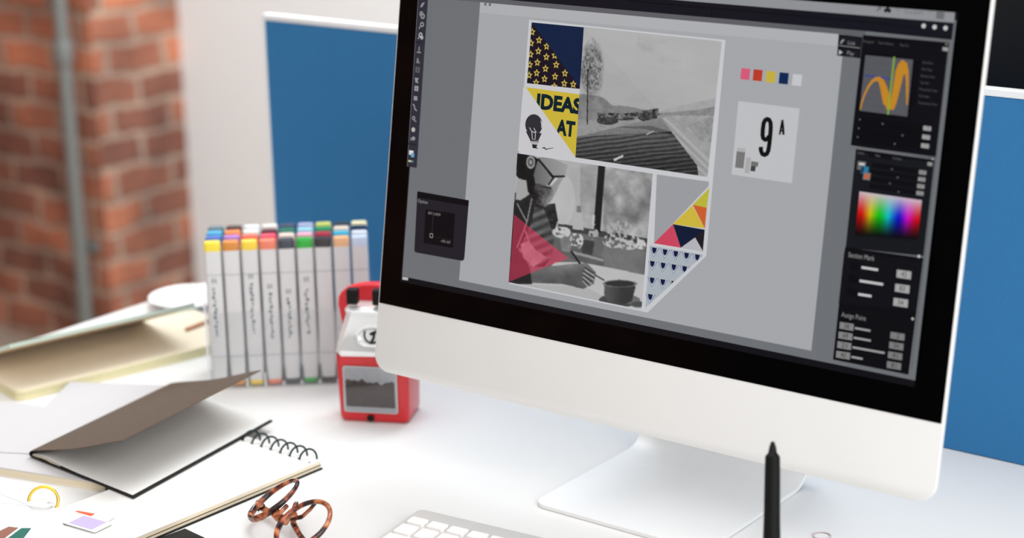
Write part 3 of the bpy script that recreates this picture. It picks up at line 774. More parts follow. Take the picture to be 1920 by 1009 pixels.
a.ribbon([P(1692.5,134), P(1696,121), P(1700,116.5), P(1705,121), P(1708.5,134), P(1709.5,152), P(1709.5,172), P(1709,197)], [2, 3, 4, 4.5, 3.6, 2.6, 2.3, 1.2], OR)
a.ribbon([P(1685.3,106.8), P(1673.3,214.8)], [1.6, 1.6], cc(128, 172, 52))
for k, s_ in enumerate(('Grid View', 'Side View', 'Bottom View', 'Top View', 'Perspective View', 'Grid View', 'Transparency View')):
    x = 1737.5 - 1.35*k; y = 119 + 12.5*k; L = {9: 20, 8: 17, 11: 26, 16: 34, 17: 36}[len(s_)]
    a.text(s_, P_AT(x, y), P_AT(x + L, y + L*.11), 2.1, G8(88)); a.poly([I(x-9, y-2, -1.8, 1.8), I(x-9, y-2, 1.8, 1.8), I(x-9, y-2, 1.8, -1.8), I(x-9, y-2, -1.8, -1.8)], cc(3, 3, 10))
for k, (kx, ky) in enumerate(((1664, 232), (1701.5, 253.5), (1687, 269.5))):
    dx, dy = -1.8*k, 16.3*k
    a.poly([P_AT(1631+dx, 221+dy), P_AT(1737+dx, 234+dy), P_AT(1736+dx, 245+dy), P_AT(1630+dx, 231+dy)], cc(2, 2, 5))
    a.disc(P_AT(1621.5+dx, 224+dy), 2.3, cc(2, 2, 5)); a.disc(P_AT(1621.5+dx, 224+dy), .8, G8(100)); a.disc(P_AT(kx, ky), .7, G8(120))
    a.poly([P_AT(1740.5+dx, 235.5+dy), P_AT(1755+dx, 237.5+dy), P_AT(1754.2+dx, 245.6+dy), P_AT(1739.8+dx, 243.6+dy)], G8(168))
    a.text(('78', '29', '16')[k], P_AT(1744+dx, 242.2+dy), P_AT(1751+dx, 243.2+dy), 2.4, G8(110))
a.build('navigator_panel', scr)

a = Art()
a.poly([P(1614.8,279), P(1762,299), P(1741,479), P(1595.5,463)], cc(18, 20, 25))
a.poly([P(1614.8,279), P(1762,299), P(1761.5,303.5), P(1700,297), P(1699.5,301), P(1638.5,294), P(1639,287), P(1614.3,284)], cc(4, 5, 8))
for s_, x0, y0, x1, y1 in (('Colour', 1618, 287.5, 1631, 289.4), ('Data', 1651, 292.5, 1660, 294), ('Contrast', 1683, 297.5, 1700, 300)):
    a.text(s_, P_AT(x0, y0), P_AT(x1, y1), 2.2, G8(105))
a.disc(P(1758.5,297.8), .8, G8(190)); a.poly([P(1749,303), P(1758,304.2), P(1757.4,311), P(1748.4,309.8)], G8(150))
a.poly([P(1618.5,301), P(1634,303), P(1632.5,319), P(1617,317)], G8(105)); a.poly([P(1621,304.5), P(1631.5,305.5), P(1631,309.5), P(1620.7,308.5)], G8(205))
a.poly([P(1625.5,310.5), P(1639.5,312.5), P(1637.5,325.5), P(1623.5,323.5)], cc(42, 120, 160)); a.poly([P(1625.5,312), P(1630.5,312.7), P(1629,323), P(1624,322.5)], cc(10, 50, 80))
a.poly([P(1630,322), P(1643,324), P(1641,337.5), P(1627.5,335.5)], G8(120)); a.poly([P(1632,325.5), P(1641,326.5), P(1639.5,335), P(1630,333.5)], cc(196, 100, 60))
for k in range(4):
    dx, dy = -1.5*k, 12.9*k
    a.poly([P_AT(1646+dx, 304+dy), P_AT(1731+dx, 316+dy), P_AT(1730+dx, 326+dy), P_AT(1645+dx, 313+dy)], cc(4, 5, 8))
    a.disc(P_AT([1682.5, 1693.5, 1679, 1695.5][k], [316.5, 332, 343, 358.8][k]), .7, G8(110))
    a.poly([P_AT(1733.5+dx, 318+dy), P_AT(1747+dx, 319.8+dy), P_AT(1746.2+dx, 327.4+dy), P_AT(1732.8+dx, 325.6+dy)], G8(150))
    a.text(('80', '21', '57', '16')[k], P_AT(1736.5+dx, 324.3+dy), P_AT(1743.5+dx, 325.3+dy), 2.3, G8(95))
import colorsys
def spec(U, V):
    out = np.zeros(U.shape + (3,))
    hue = np.interp(U, [0, .06, .2, .34, .5, .66, .8, .95, 1], [0, 0, .16, .32, .5, .66, .83, .99, 1.0])
    for idx in np.ndindex(U.shape):
        v = V[idx]; s_ = min(1, v*1.9 + .02); b_ = 1.0 if v < .5 else max(0.0, 1 - (v-.5)*1.95)
        r_, g_, bb = colorsys.hsv_to_rgb(hue[idx], s_, b_); out[idx] = (r_*205, g_*190, bb*200)
    return tolin(out)
a.grid([P(1622.5,358), P(1739,374.5), P(1731,448), P(1614.5,439.5)], 56, 34, spec)
a.build('colour_panel', scr)

a = Art()
a.poly([P(1595.5,462), P(1742,482), P(1714,700), P(1572.8,671.6)], cc(3, 3, 6))
a.poly([P(1594,470), P(1741,488), P(1729,580), P(1583.5,567)], cc(9, 9, 14))
a.text('Section Mark', P(1601.5,480), P(1650,487.6), 4.6, G8(150)); a.disc(P(1733.5,479), 1.3, G8(205))
a.text('Assign Point', P(1588.5,591.5), P(1634.5,599.6), 4.6, G8(140)); a.disc(P(1722,595.5), 1.2, G8(190))
for k, (x, y, L) in enumerate(((1626.5, 499.5, 31), (1623, 524.5, 44), (1620.5, 549.5, 25))):
    a.poly([P_AT(1606-2.3*k, 489+24.5*k), P_AT(1622-2.3*k, 491.5+24.5*k), P_AT(1620.5-2.3*k, 504.5+24.5*k), P_AT(1604.5-2.3*k, 502+24.5*k)], cc(2, 2, 6))
    a.line(P_AT(x, y), P_AT(x+L, y+L*.155), 2.3, G8(198))
    bx, by = 1692.8-2.9*k, 503.6+26.2*k
    a.poly([P_AT(bx, by), P_AT(bx+27, by+3.8), P_AT(bx+25.8, by+18.8), P_AT(bx-1.2, by+14.6)], G8(168))
    a.text(('42', '83', '34')[k], P_AT(bx+7.5, by+12.6), P_AT(bx+17.5, by+14.2), 4.6, G8(35))
for k, (s_, L) in enumerate((('38', 29), ('69', 32), ('21', 60), ('40', 21))):
    bx, by = 1586.6-2.1*k, 601+17.9*k
    a.poly([P_AT(bx, by), P_AT(bx+26, by+4.2), P_AT(bx+25, by+17), P_AT(bx-1, by+12.7)], G8(132))
    a.text(s_, P_AT(bx+7.5, by+11.4), P_AT(bx+17, by+13), 4.2, G8(40))
    a.line(P_AT(bx+28, by+11.6), P_AT(bx+28+L, by+11.6+L*.178), 1.9, G8(158))
for k, s_ in enumerate(('2', '54', '41', '81')):
    bx, by = 1681.7-2.1*k, 619.3+18.2*k
    a.poly([P_AT(bx, by), P_AT(bx+26.5, by+4.4), P_AT(bx+25.5, by+17), P_AT(bx-1, by+12.5)], G8(125))
    a.text(s_, P_AT(bx+(10.5 if len(s_) == 1 else 7.5), by+11.3), P_AT(bx+(15 if len(s_) == 1 else 17), by+12.9), 4.2, G8(40))
a.build('values_panel', scr)
# ------------------------------------------------------------------ sharpener
SH_RZ = math.atan2(36.0, 74.2)
sh = thing('pencil_sharpener', 'red and chrome desktop pencil sharpener beside the left edge of the computer', 'sharpener', (-106.7, 43.4, 0), SH_RZ)
W_, D_ = 83.0, 58.0
def redbody():
    mb = MB(); rings = []
    for z, g in ((0.5, -3.5), (2.5, -1.5), (7, -0.5), (40, 0.3), (70, 0.8)):
        rings.append([(x, y, z) for x, y in rrect(-g, W_ + g, -g, D_, 5, 5)])
    # top rim follows a gentle arc, higher at the sides
    top = [(x, y, 81.5 - 6.5*math.sin(math.pi*min(1, max(0, x/W_)))*(1 if y < 10 else 0.6)) for x, y in rrect(-1, W_ + 1, -1, D_, 5, 5)]
    rings.append(top)
    return mb.loft(rings)
bd = redbody().build('body', M['red'], sh, smooth=True)
dw = MB().prism([(x, z) for x, z in rrect(7, 71, 13, 69, 3, 4)], -2.6, -1.0).xf(lambda x, y, z: (x, z, y)).build('drawer', M['steel'], sh, bevel=0.4)
MB().prism([(x, z) for x, z in rrect(9, 69.5, 14.5, 67.5, 2, 4)], -3.4, -2.7).xf(lambda x, y, z: (x, z, y)).build('window', M['drawer'], dw)
MB().sheet(lambda u, v: (10 + 58*u, -2.66 - 0.02*v, 20 + (31 + 1.5*math.sin(u*7) + 1.2*math.sin(u*23) + 1.0*math.sin(u*41))*v), 30, 6).build('shavings', M['shavings'], dw)
MB().lathe([(4.0, 0), (4.2, 0.8), (3.2, 1.6)], 20).xf(lambda x, y, z: (38 + x, -1.2 - z, 6.3 + y)).build('drawer_screw', M['black_plastic'], sh, smooth=True)
def hood():
    mb = MB(); rings = []
    for z, x0, x1, y0, y1, r in ((76, 0, 83, -1.5, 50, 6), (84, -1.5, 84.5, -3, 50, 7), (88, -1, 84, -2.5, 50, 8), (104, 2.5, 80.5, 2, 50, 10), (118, 6, 77, 7, 50, 11), (126, 8, 75, 10, 50, 11), (128, 7, 76, 9, 50, 11), (131, 7, 76, 9, 50, 11), (133, 9.5, 73.5, 12, 48, 9)):
        ring = rrect(x0, x1, y0, y1, r, 6)
        if z == 76: ring = [(x, y, 82.5 - 6.5*math.sin(math.pi*min(1, max(0, x/W_)))*(1 if y < 10 else .6) + 1.0*math.sin(x*0.75)*(y < 10)) for x, y in ring]
        else: ring = [(x, y, z) for x, y in ring]
        rings.append(ring)
    return mb.loft(rings)
hd = hood().build('hood', M['chrome'], sh, smooth=True)
# oval badge on the sloping hood front
def hoodfront(x, h):  # local point on the front slope at height h
    y = np.interp(h, [84, 104, 118, 126], [-3, 2, 7, 10]); return (x, float(y), h)
bcx, bcz = 43.0, 104.0
def ov(rx, rz, off, n=28): 
    o_ = []
    for k in range(n):
        t = 2*math.pi*k/n; h = bcz + rz*math.sin(t); q = hoodfront(bcx + rx*math.cos(t), h); o_.append((q[0], q[1] - off, q[2]))
    return o_
mb = MB(); mb.loft([ov(22, 13, -0.5), ov(21, 12.2, 1.6), ov(18.5, 10.2, 2.0), ov(17, 9, 0.6)], cap=True); bg = mb.build('badge', M['chrome'], sh, smooth=True)
def strip(pts, r, off=1.6):
    return [(x, hoodfront(x, z)[1] - off, z) for x, z in pts]
mb = MB()
mb.tube(strip([(bcx-9, bcz+6), (bcx-9.5, bcz+1), (bcx-7, bcz-4), (bcx-2, bcz-6.5), (bcx+4, bcz-5.5), (bcx+6, bcz-4)], 1), 1.1, 8)
mb.tube(strip([(bcx-3, bcz+3), (bcx+1, bcz+4), (bcx+4.5, bcz+6.5)], 1), [1.4, 2.2, 1.0], 8)
mb.tube(strip([(bcx+2, bcz+4), (bcx+1.5, bcz-1), (bcx-1, bcz-5)], 1), 1.3, 8)
mb.build('emblem', M['black_plastic'], bg, smooth=True)
mb = MB()
o1 = [(10, 34), (73, 34)]
arc = []
for k in range(15):
    t = math.pi*k/14; arc.append((34 - 44*math.cos(t), 126 + 27*math.sin(t)**0.7))
mb.loft([[(x, y, z) for x, z in arc + [(77, 84), (-2, 84)]] for y in (46, 60)]).build('rear_housing', M['redlt'], sh, bevel=2.5, smooth=True)
for x in (13, 43.5):
    cl = MB().box(x-3, x+10, 14, 26, 137, 155).build('clamp_pad', M['black_plastic'], sh, bevel=1.6)
    MB().box(x, x+7, 17, 23, 132.5, 137.2).build('clamp_post', M['steel'], cl)
crk = MB().tube([(41.5, 60, 110), (41.5, 78, 110)], 4, 14).build('crank_shaft', M['steel'], sh, smooth=True)
MB().tube([(41.5, 78, 110), (50, 80, 122), (50, 96, 122)], 3.6, 12).build('crank_handle', M['black_plastic'], crk, smooth=True)

# ------------------------------------------------------------------ markers in a clear stand
MD = (0.7459, 0.6661); MR = math.atan2(MD[1], MD[0]); ME = (-MD[1], MD[0]); PX_ = 21.92; PY_ = 23.0
M0 = (-306.4, 50.2)
st = thing('marker_stand', 'clear acrylic stand packed with four rows of markers', 'stand', (M0[0], M0[1], 0), MR)
xa, xb, ya, yb = -13.5, 8*PX_ + 13.5, -11.5, 3*PY_ + 11.5
MB().box(xa, xb, ya, yb, 0.3, 3.0).build('base', M['acrylic'], st)
MB().box(xa+2, xb-2, ya, ya+1.6, 3.0, 98).build('front_panel', M['acrylic'], st)
MB().box(xa+2, xb-2, yb-1.6, yb, 3.0, 98).build('back_panel', M['acrylic'], st)
for x in (xa, xb-2): MB().box(x, x+2, ya, yb, 3.0, 120).build('side_panel', M['acrylic'], st)
for x in (xa-0.1, xb-1.9): MB().box(x, x+2.0, ya-0.9, ya-0.1, 0.3, 120).build('panel_edge', M['acryledge'], st)
for i in range(8):
    x = (i+.5)*PX_; MB().box(x-.8, x+.8, ya+1.8, yb-1.8, 3.1, 26).build('divider', M['acrylic'], st)
    MB().box(x-.8, x+.8, ya-0.7, ya-0.1, 3.1, 20 if i in (1, 2) else 8).build('divider_edge', M['acryledge'], st)

def sec(hx, hy, r, z, n=4): return [(x, y, z) for x, y in rrect(-hx, hx, -hy, hy, r, n)]
mk = thing('marker', 'x', 'marker', (0, 0, 3), MR, 'dual-tip markers standing in the clear stand')
MB().loft([sec(9.6, 6.6, 4, 38), sec(9.8, 6.8, 4, 44), sec(9.8, 6.8, 4, 140)]).build('barrel', M['marker'], mk, smooth=True)
lowcap = MB().loft([sec(8.6, 6.0, 3.6, 6), sec(9.8, 6.8, 4, 36.8)]).build('cap', M['marker'], mk, smooth=True)
pl0 = MB().loft([sec(8.2, 5.6, 3.4, 0.3), sec(8.6, 6.0, 3.6, 6)]).build('colour_plug', M['marker'], lowcap, smooth=True)
upcap = MB().loft([sec(9.9, 6.9, 4, 141), sec(9.8, 6.8, 4, 170)]).build('cap', M['marker'], mk, smooth=True)
pl1 = MB().loft([sec(9.8, 6.8, 4, 170), sec(9.7, 6.7, 4, 178.5), sec(9.0, 6.0, 3.8, 180.5), sec(7.0, 4.2, 2.6, 180.5)]).build('colour_plug', M['marker'], upcap, smooth=True)
MB().loft([sec(9.4, 6.4, 3.9, 36.8), sec(9.4, 6.4, 3.9, 38)]).build('seam', M['seam'], mk)
MB().loft([sec(9.6, 6.6, 3.9, 140), sec(9.6, 6.6, 3.9, 141)]).build('seam', M['seam'], mk)
rows = [
 [('lemon yellow', (246, 222, 66)), ('ochre orange', (214, 140, 62)), ('golden yellow', (246, 210, 70)), ('salmon', (238, 132, 104)), ('slate grey', (66, 70, 82)), ('bright green', (52, 176, 62)), ('charcoal', (62, 58, 58)), ('pale apricot', (238, 186, 138)), ('ice blue', (206, 220, 242))],
 [('royal blue', (60, 108, 196)), ('lilac purple', (168, 118, 200)), ('vermilion', (238, 100, 80)), ('hot pink', (240, 76, 106)), ('bone white', (232, 216, 206)), ('light pink', (240, 176, 200)), ('crimson', (182, 44, 66)), ('sky blue', (68, 182, 216)), ('frost white', (224, 230, 242))],
 [('cyan blue', (64, 170, 212)), ('orange', (248, 138, 72)), ('mint white', (224, 236, 226)), ('maroon', (92, 28, 50)), ('bottle green', (44, 124, 100)), ('light cyan', (160, 216, 236)), ('emerald green', (38, 150, 96)), ('shell white', (236, 220, 206)), ('dark navy', (12, 48, 82))],
 [('slate blue', (90, 120, 132)), ('dark brown', (62, 44, 38)), ('lavender white', (230, 230, 238)), ('cream white', (236, 230, 222)), ('indigo grey', (74, 84, 108)), ('periwinkle', (178, 182, 216)), ('yellow green', (210, 214, 112)), ('graphite', (56, 72, 82)), ('pale yellow', (246, 240, 196))],
]
ordn = ['first', 'second', 'third', 'fourth', 'fifth', 'sixth', 'seventh', 'eighth', 'ninth']
rown = ['front row', 'second row', 'third row', 'back row']
cmats = {}
pr = random.Random(5)
def print_mesh(seed):
    r_ = random.Random(seed); mb = MB()
    z = 60 + r_.uniform(-4, 6); z1 = z + r_.uniform(46, 62)
    while z < z1:
        L = r_.uniform(1.5, 4.5); w_ = r_.uniform(1.0, 2.4); x = r_.uniform(-1.5, 1.0)
        mb.box(x - w_, x + w_*0.6, -7.0, -6.82, z, z + L); z += L + r_.uniform(0.8, 2.2)
    mb.box(-2.5, -1.2, -7.0, -6.82, z1 + 8, z1 + 14); mb.box(1, 2.3, -7.0, -6.82, z1 + 8, z1 + 14)
    return mb
first = True
for r in range(4):
    for c in range(9):
        nm, colr = rows[r][c]
        if nm not in cmats: cmats[nm] = mat('cap_' + nm.replace(' ', '_'), rgb(*colr), 0.35, var=0.01)
        x = M0[0] + MD[0]*PX_*c + ME[0]*PY_*r; y = M0[1] + MD[1]*PX_*c + ME[1]*PY_*r
        rz = MR + pr.uniform(-0.06, 0.06)
        if first: o = mk; o.location = (x*S, y*S, 3*S + TH); o.rotation_euler = (0, 0, rz); first = False
        else: o = copy_tree(mk, (x, y, 3), rz)
        o['label'] = '%s capped marker, %s from the left in the %s of the stand' % (nm, ordn[c], rown[r])
        for ch in o.children_recursive:
            if ch.name.split('.')[0] == 'colour_plug':
                ch.material_slots[0].link = 'OBJECT'; ch.material_slots[0].material = cmats[nm]
# printed lettering only where the front row shows it
fr = sorted([o for o in COL.objects if o.get('category') == 'marker' and 'front row' in o['label']], key=lambda o: o.location.x)
for i, o in enumerate(fr):
    if i in (0, 2, 3, 4, 5): print_mesh(i).build('barrel_print', M['print'], o)

# ------------------------------------------------------------------ notebooks
l_ = (0.2364, 0.9717)
nb = thing('notebook', 'thick cream-paged notebook with mint cover half raised, at the far left of the desk', 'notebook', (-470, -126, 0), math.atan2(l_[1], l_[0]))
LN, WN = 330, 150
MB().prism(rrect(-1.5, LN+1.5, -1.5, WN+2, [14, 14, 1, 1][0:1][0], 6), 0.2, 2.2).build('back_cover', M['edge'], nb)
pgb = MB()
pgb.prism(rrect(0, LN, 0, WN, 13, 6), 2.2, 6.4); pgb.prism(rrect(1.0, LN-1, 1.0, WN, 13, 6), 6.4, 7.2); pgb.prism(rrect(0, LN, 0, WN, 13, 6), 7.2, 11.4)
pgb.build('page_edges', M['edge'], nb)
MB().prism(rrect(0.6, LN-.6, 0.6, WN, 13, 6), 11.4, 12.2).build('top_page', M['cream2'], nb)
ang = math.radians(20.5)
def cov(u, v):
    y = v*152; return (u*252 - 1.5, WN - y*math.cos(ang), 12.6 + y*math.sin(ang) + 5.2)
cvr = MB().sheet(cov, 4, 12, 5.0).build('front_cover', M['mint'], nb)
MB().sheet(lambda u, v: (cov(u, v)[0], cov(u, v*.985)[1], cov(u, v*.985)[2] - 5.1), 2, 8, 0.5).build('lining', M['tan'], cvr)
MB().box(-1.5, LN+1.5, WN, WN+2.4, 0.2, 14.5).build('spine', M['mint'], nb)

gb = thing('paperback_book', 'thin cream-edged book lying flat under the grey sheet and open notebook', 'book', (-298.6, -288.0, 0), math.atan2(.256, .966))
MB().box(-125, 132, 1.5, 175, 1.2, 8.6).build('pages', M['cream'], gb)
MB().box(-126, 133, 0, 176, 0.2, 1.2).build('back_cover', M['cream2'], gb)
MB().box(-126, 133, 0, 176, 8.6, 9.7).build('front_cover', M['greycover'], gb)
def flat(name, label, cat, pts, z0, z1, m, bevel=0):
    cx = sum(p[0] for p in pts)/len(pts); cy = sum(p[1] for p in pts)/len(pts)
    o = MB().prism([(x-cx, y-cy) for x, y in pts], 0, z1-z0).build(name, m, None, (cx, cy, z0), bevel=bevel)
    return tag(o, label, cat)
flat('paper_sheet', 'pale grey sheet of card lying on the thin book, behind the open brown notebook', 'paper', [(-336, -262), (-451, -62), (-338, -2), (-205, -196)], 9.8, 10.7, M['greycover'])
flat('paper_sheet', 'plain white paper sheet lying on the desk between the cream notebook and the grey sheet', 'paper', [(-462, -250), (-462, -136), (-350, -60), (-330, -150)], 0.2, 0.8, M['white'])

# open brown notebook (A..E are its corners on the stack)
NA, NB_, NE = Vector((-291.7, -250.3, 0)), Vector((-113.1, -265.0, 0)), Vector((-149.6, -24.6, 0))
u_ = NB_ - NA; v_ = NE - NB_; WU = u_.length; WV = v_.length; ud = u_.normalized(); vd = v_.normalized()
ob = thing('notebook', 'slim open notebook with brown kraft cover lifted, lying on the spiral pad', 'notebook', (NA.x, NA.y, 11))
def pt(s_, t_, z): p_ = ud*s_ + vd*t_; return (p_.x, p_.y, z)
MB().sheet(lambda u, v: pt(-1 + u*(WU+2.5), -1.5 + v*(WV+3), 1.9), 1, 1, 1.8).build('back_cover', M['darkcard'], ob)
def hp(s_): f = s_/WU; return 3.0 + 2.6*math.exp(-((f-.12)/.09)**2)*min(1, f*20)
MB().sheet(lambda u, v: pt(0.5 + u*(WU-1.5), v*WV, hp(u*WU) - 1.2), 30, 2, 1.3).build('pages', M['cream'], ob, smooth=True)
MB().sheet(lambda u, v: pt(0.8 + u*(WU-2.2), .3 + v*(WV-.6), hp(u*WU) + (1.0*math.sin(min(1, u*2.2)*math.pi) if u < .46 else 0)), 30, 2, 0.7).build('top_page', M['page'], ob, smooth=True)
al = math.radians(17.6)
def kc(u, v):
    s_ = u*(WU-3); c_ = math.cos(al); z = 7.4 + s_*math.sin(al) - 3.0*math.sin(u*math.pi)**2
    return pt(s_*c_, v*WV - 1, z)
MB().sheet(kc, 16, 4, 1.0).build('front_cover', M['kraft'], ob, smooth=True)
sp = []
for k in range(9):
    t = math.pi/2 + math.pi*k/8; sp.append((3.2*math.cos(t), 3.4 + 3.1*math.sin(t)))
mb = MB(); rings = []
for (a_, b_) in sp: rings.append([pt(a_, -1.5, b_), pt(a_, WV+1.5, b_)])
mb.add([p_ for r_ in rings for p_ in r_], [(2*i, 2*i+1, 2*i+3, 2*i+2) for i in range(8)]).build('spine', M['darkcard'], ob, smooth=True)

# spiral pad: origin at the coil's right end, x towards the left end, y towards the viewer
SX, SY = Vector((-.998, .058, 0)), Vector((-.052, -.9986, 0))
sb = thing('spiral_notepad', 'white spiral-bound notepad with dark wire coil lying open beside the tortoiseshell glasses', 'notepad', (-25, -77.5, 0))
def sp_(a_, b_, z): p_ = SX*a_ + SY*b_; return (p_.x, p_.y, z)
def slab(a0, a1, b0, b1, z0, z1):
    mb = MB(); p4 = [sp_(a0, b0, 0), sp_(a1, b0, 0), sp_(a1, b1, 0), sp_(a0, b1, 0)]
    return mb.loft([[(x, y, z0) for x, y, _ in p4], [(x, y, z1) for x, y, _ in p4]])
slab(-2, 119, -1, 332, 0.2, 1.6).build('back_cover', M['darkcard'], sb)
slab(0, 118, 0, 330, 1.6, 4.6).build('pages', M['cream'], sb)
slab(-0.6, 118.3, 0, 330.5, 4.6, 5.4).build('divider_card', M['kraft'], sb)
slab(0, 118, 0, 330, 5.4, 9.2).build('pages', M['cream'], sb)
slab(-.2, 118.2, -.2, 330.2, 9.2, 9.9).build('top_page', M['page'], sb)
coil = []
N = 7; R_ = 9.6
for k in range(N*28 + 1):
    t = 2*math.pi*k/28; pass
    a_ = 114 - 106*k/(N*28.0)
    coil.append(sp_(a_ - 3, 2.6 + R_*0.95*math.cos(t) , 10.5 + R_*math.sin(t)*0.98))
MB().tube(coil, 1.15, 8).build('wire_coil', M['wire'], sb, smooth=True)
mb = MB()
for k in range(N):
    a_ = 114 - 106*k/N; p_ = sp_(a_, 10.0, 0); mb.lathe([(2.0, 9.92), (2.0, 10.02)], 10, (p_[0], p_[1]))
mb.build('punch_holes', M['darkcard'], sb)

o = flat('photo_print', 'dark glossy photo print poking out from under the spiral notepad, below the glasses', 'photo', [(-29.5, -272.9), (-44.5, -381.9), (24.8, -391.4), (39.8, -282.5)], 0.2, 0.9, M['photo'] if 'photo' in M else M['black_plastic'])
# pencil on the cream notebook
a_, b_ = Vector((-475.1, 153.6, 15.0)), Vector((-476.9, 191.1, 15.0)); b_ = a_ + (b_-a_).normalized()*62
d_ = (b_-a_)
pn = thing('pencil', 'short brown pencil lying on the open page of the cream notebook', 'pencil', (a_.x, a_.y, 12.3), math.atan2(d_.y, d_.x))
MB().tube([(0, 0, 2.7), (50, 0, 2.7)], 2.7, 6).build('shaft', M['wood'], pn)
MB().tube([(50, 0, 2.7), (58, 0, 2.7)], [2.6, .9], 6).build('sharpened_tip', M['cream'], pn)
MB().tube([(58, 0, 2.7), (61, 0, 2.7)], [.9, .2], 6).build('lead', M['darkcard'], pn)
# dish
ds = MB().lathe([(22, 0.3), (24, 1.5), (40, 5), (52, 12), (54.5, 14), (53, 14.6), (40, 7.2), (22, 3.6), (0.5, 3.4)], 48).build('dish', M['white'], None, (-590, 266, 0), smooth=True)
tag(ds, 'shallow white round dish behind the cream notebook at the desk edge', 'dish')

# ------------------------------------------------------------------ swatch fan
PV = (-171.0, -341.0)
fan = thing('swatch_fan', 'fanned deck of white colour swatch cards held by a gold ring', 'swatches', (PV[0], PV[1], 10.4))
cards = [(4, (186, 172, 212)), (14, (232, 96, 62)), (-27, (222, 226, 236)), (-42, (226, 234, 240)), (-57, (0, 96, 84)), (-70, (136, 88, 74)), (-84, (214, 226, 230)), (-98, (236, 226, 214)), (-110, (220, 214, 206)), (-122, (230, 220, 200)), (-135, (226, 214, 204)), (-148, (240, 224, 206)), (-160, (228, 232, 236)), (177, (240, 224, 224))]
order = [1, 0, 2, 3, 4, 5, 6, 7, 8, 9, 10, 11, 12, 13]
for k, i in enumerate(order):
    an, colr = cards[i]; t = math.radians(an); z = 0.5 + 0.75*k; ln = 104 if i != 1 else 96; hw = 14.5
    rot = lambda x, y, zz, t=t, z=z: (x*math.cos(t) - y*math.sin(t), x*math.sin(t) + y*math.cos(t), z + zz)
    cd = MB().prism(rrect(-11, ln - 11, -hw*.9, hw*.9, 2, 3), 0, 0.55).xf(rot).build('card', M['white'], fan)
    c0, c1 = (54, 86) if i not in (1, 13) else ((26, 88) if i == 13 else (40, 62))
    MB().prism([(c0, -hw*.9+2.4), (c1, -hw*.9+2.4), (c1, hw*.9-2.4), (c0, hw*.9-2.4)], 0.56, 0.66).xf(rot).build('colour_chip', mat('chip', rgb(*colr), 0.6, var=0.01), cd)
rg = [(14.5*math.cos(2*math.pi*k/40), 14.5*math.sin(2*math.pi*k/40)) for k in range(40)]
az = math.atan2(-1448 + 324, 1279 + 186)
rx_, ry_ = -math.sin(az), math.cos(az)
MB().tube([((x + 6)*rx_ - 0.35*y*math.cos(az) , (x + 6)*ry_ - 0.35*y*math.sin(az), 8.0 + y*.93 + 1) for x, y in rg], 1.6, 10, closed=True).build('ring', M['gold'], fan, smooth=True)

# ------------------------------------------------------------------ glasses
GR = Matrix(((0.88090503, 0.35729988, -0.31039188), (-0.4639805, 0.78138539, -0.41732358), (0.09342602, 0.51163822, 0.8541065)))
GS, GW = 1.3295, 0.1647
GL0 = (80.3, -237.1)
gl = thing('eyeglasses', 'round tortoiseshell eyeglasses resting folded against the spiral notepad', 'glasses', (GL0[0], GL0[1], 0))
def gx(x, y, z):
    p_ = GR @ Vector((x, y, z))*GS; return (p_.x, p_.y, p_.z + 33.2)
def rimpt(sg, r, t, dz=0):
    ca, sa = math.cos(GW), math.sin(GW)
    q = r*math.cos(t)
    return gx(sg*34 + q*ca + dz*sa*sg, r*.97*math.sin(t), -sg*q*sa + dz)
for sg in (-1, 1):
    mb = MB(); n = 56; rings = []
    for k in range(n):
        t = 2*math.pi*k/n
        th = 1.9 + .5*math.sin(t)*-1
        rings.append([rimpt(sg, 22.6 + 1.9*math.cos(a_)*1.0, t, th*math.sin(a_)*1.15) for a_ in [2*math.pi*j/10 for j in range(10)]])
    rim = mb.loft(rings, closed=True, cap=False).build('rim', M['tortoise'], gl, smooth=True)
    mb = MB(); rr_ = [[rimpt(sg, r, 2*math.pi*k/40, 0.3 + .9*(1-(r/21.5)**2)) for k in range(40)] for r in (21.2, 15, 8, .5)]
    mb.loft(rr_, cap=True).build('lens', M['lens'], rim, smooth=True)
mb = MB()
mb.tube([gx(-13, -6, .6), gx(-8, -8.2, 1.6), gx(0, -9, 2.0), gx(8, -8.2, 1.6), gx(13, -6, .6)], [(4.4, 3), (3.6, 2.6), (3.2, 2.4), (3.6, 2.6), (4.4, 3)], 12, up=(GR @ Vector((0, 1, 0))))
mb.tube([gx(-11, 3, -.5), gx(-7, -4, .6), gx(0, -6.6, 1.2), gx(7, -4, .6), gx(11, 3, -.5)], 2.3, 10)
mb.build('bridge', M['tortoise'], gl, smooth=True)
for sg in (-1, 1):
    MB().tube([gx(sg*13, 5, -1), gx(sg*11, 9, -4), gx(sg*10.5, 13, -6.5)], [2, 3, 1.6], 8).build('nose_pad', M['lens'], gl, smooth=True)
    ep = MB().tube([gx(sg*54, -8, 4.5*-1), gx(sg*60, -9, -5.5), gx(sg*63.5, -9, -8.5)], [(3.6, 3.2), (4.2, 3), (3.6, 2.8)], 10).build('end_piece', M['tortoise'], gl, smooth=True)
    MB().tube([gx(sg*62, -12.5, -10), gx(sg*62, -5.5, -10)], 2.0, 10).build('hinge', M['black_plastic'], ep, smooth=True)
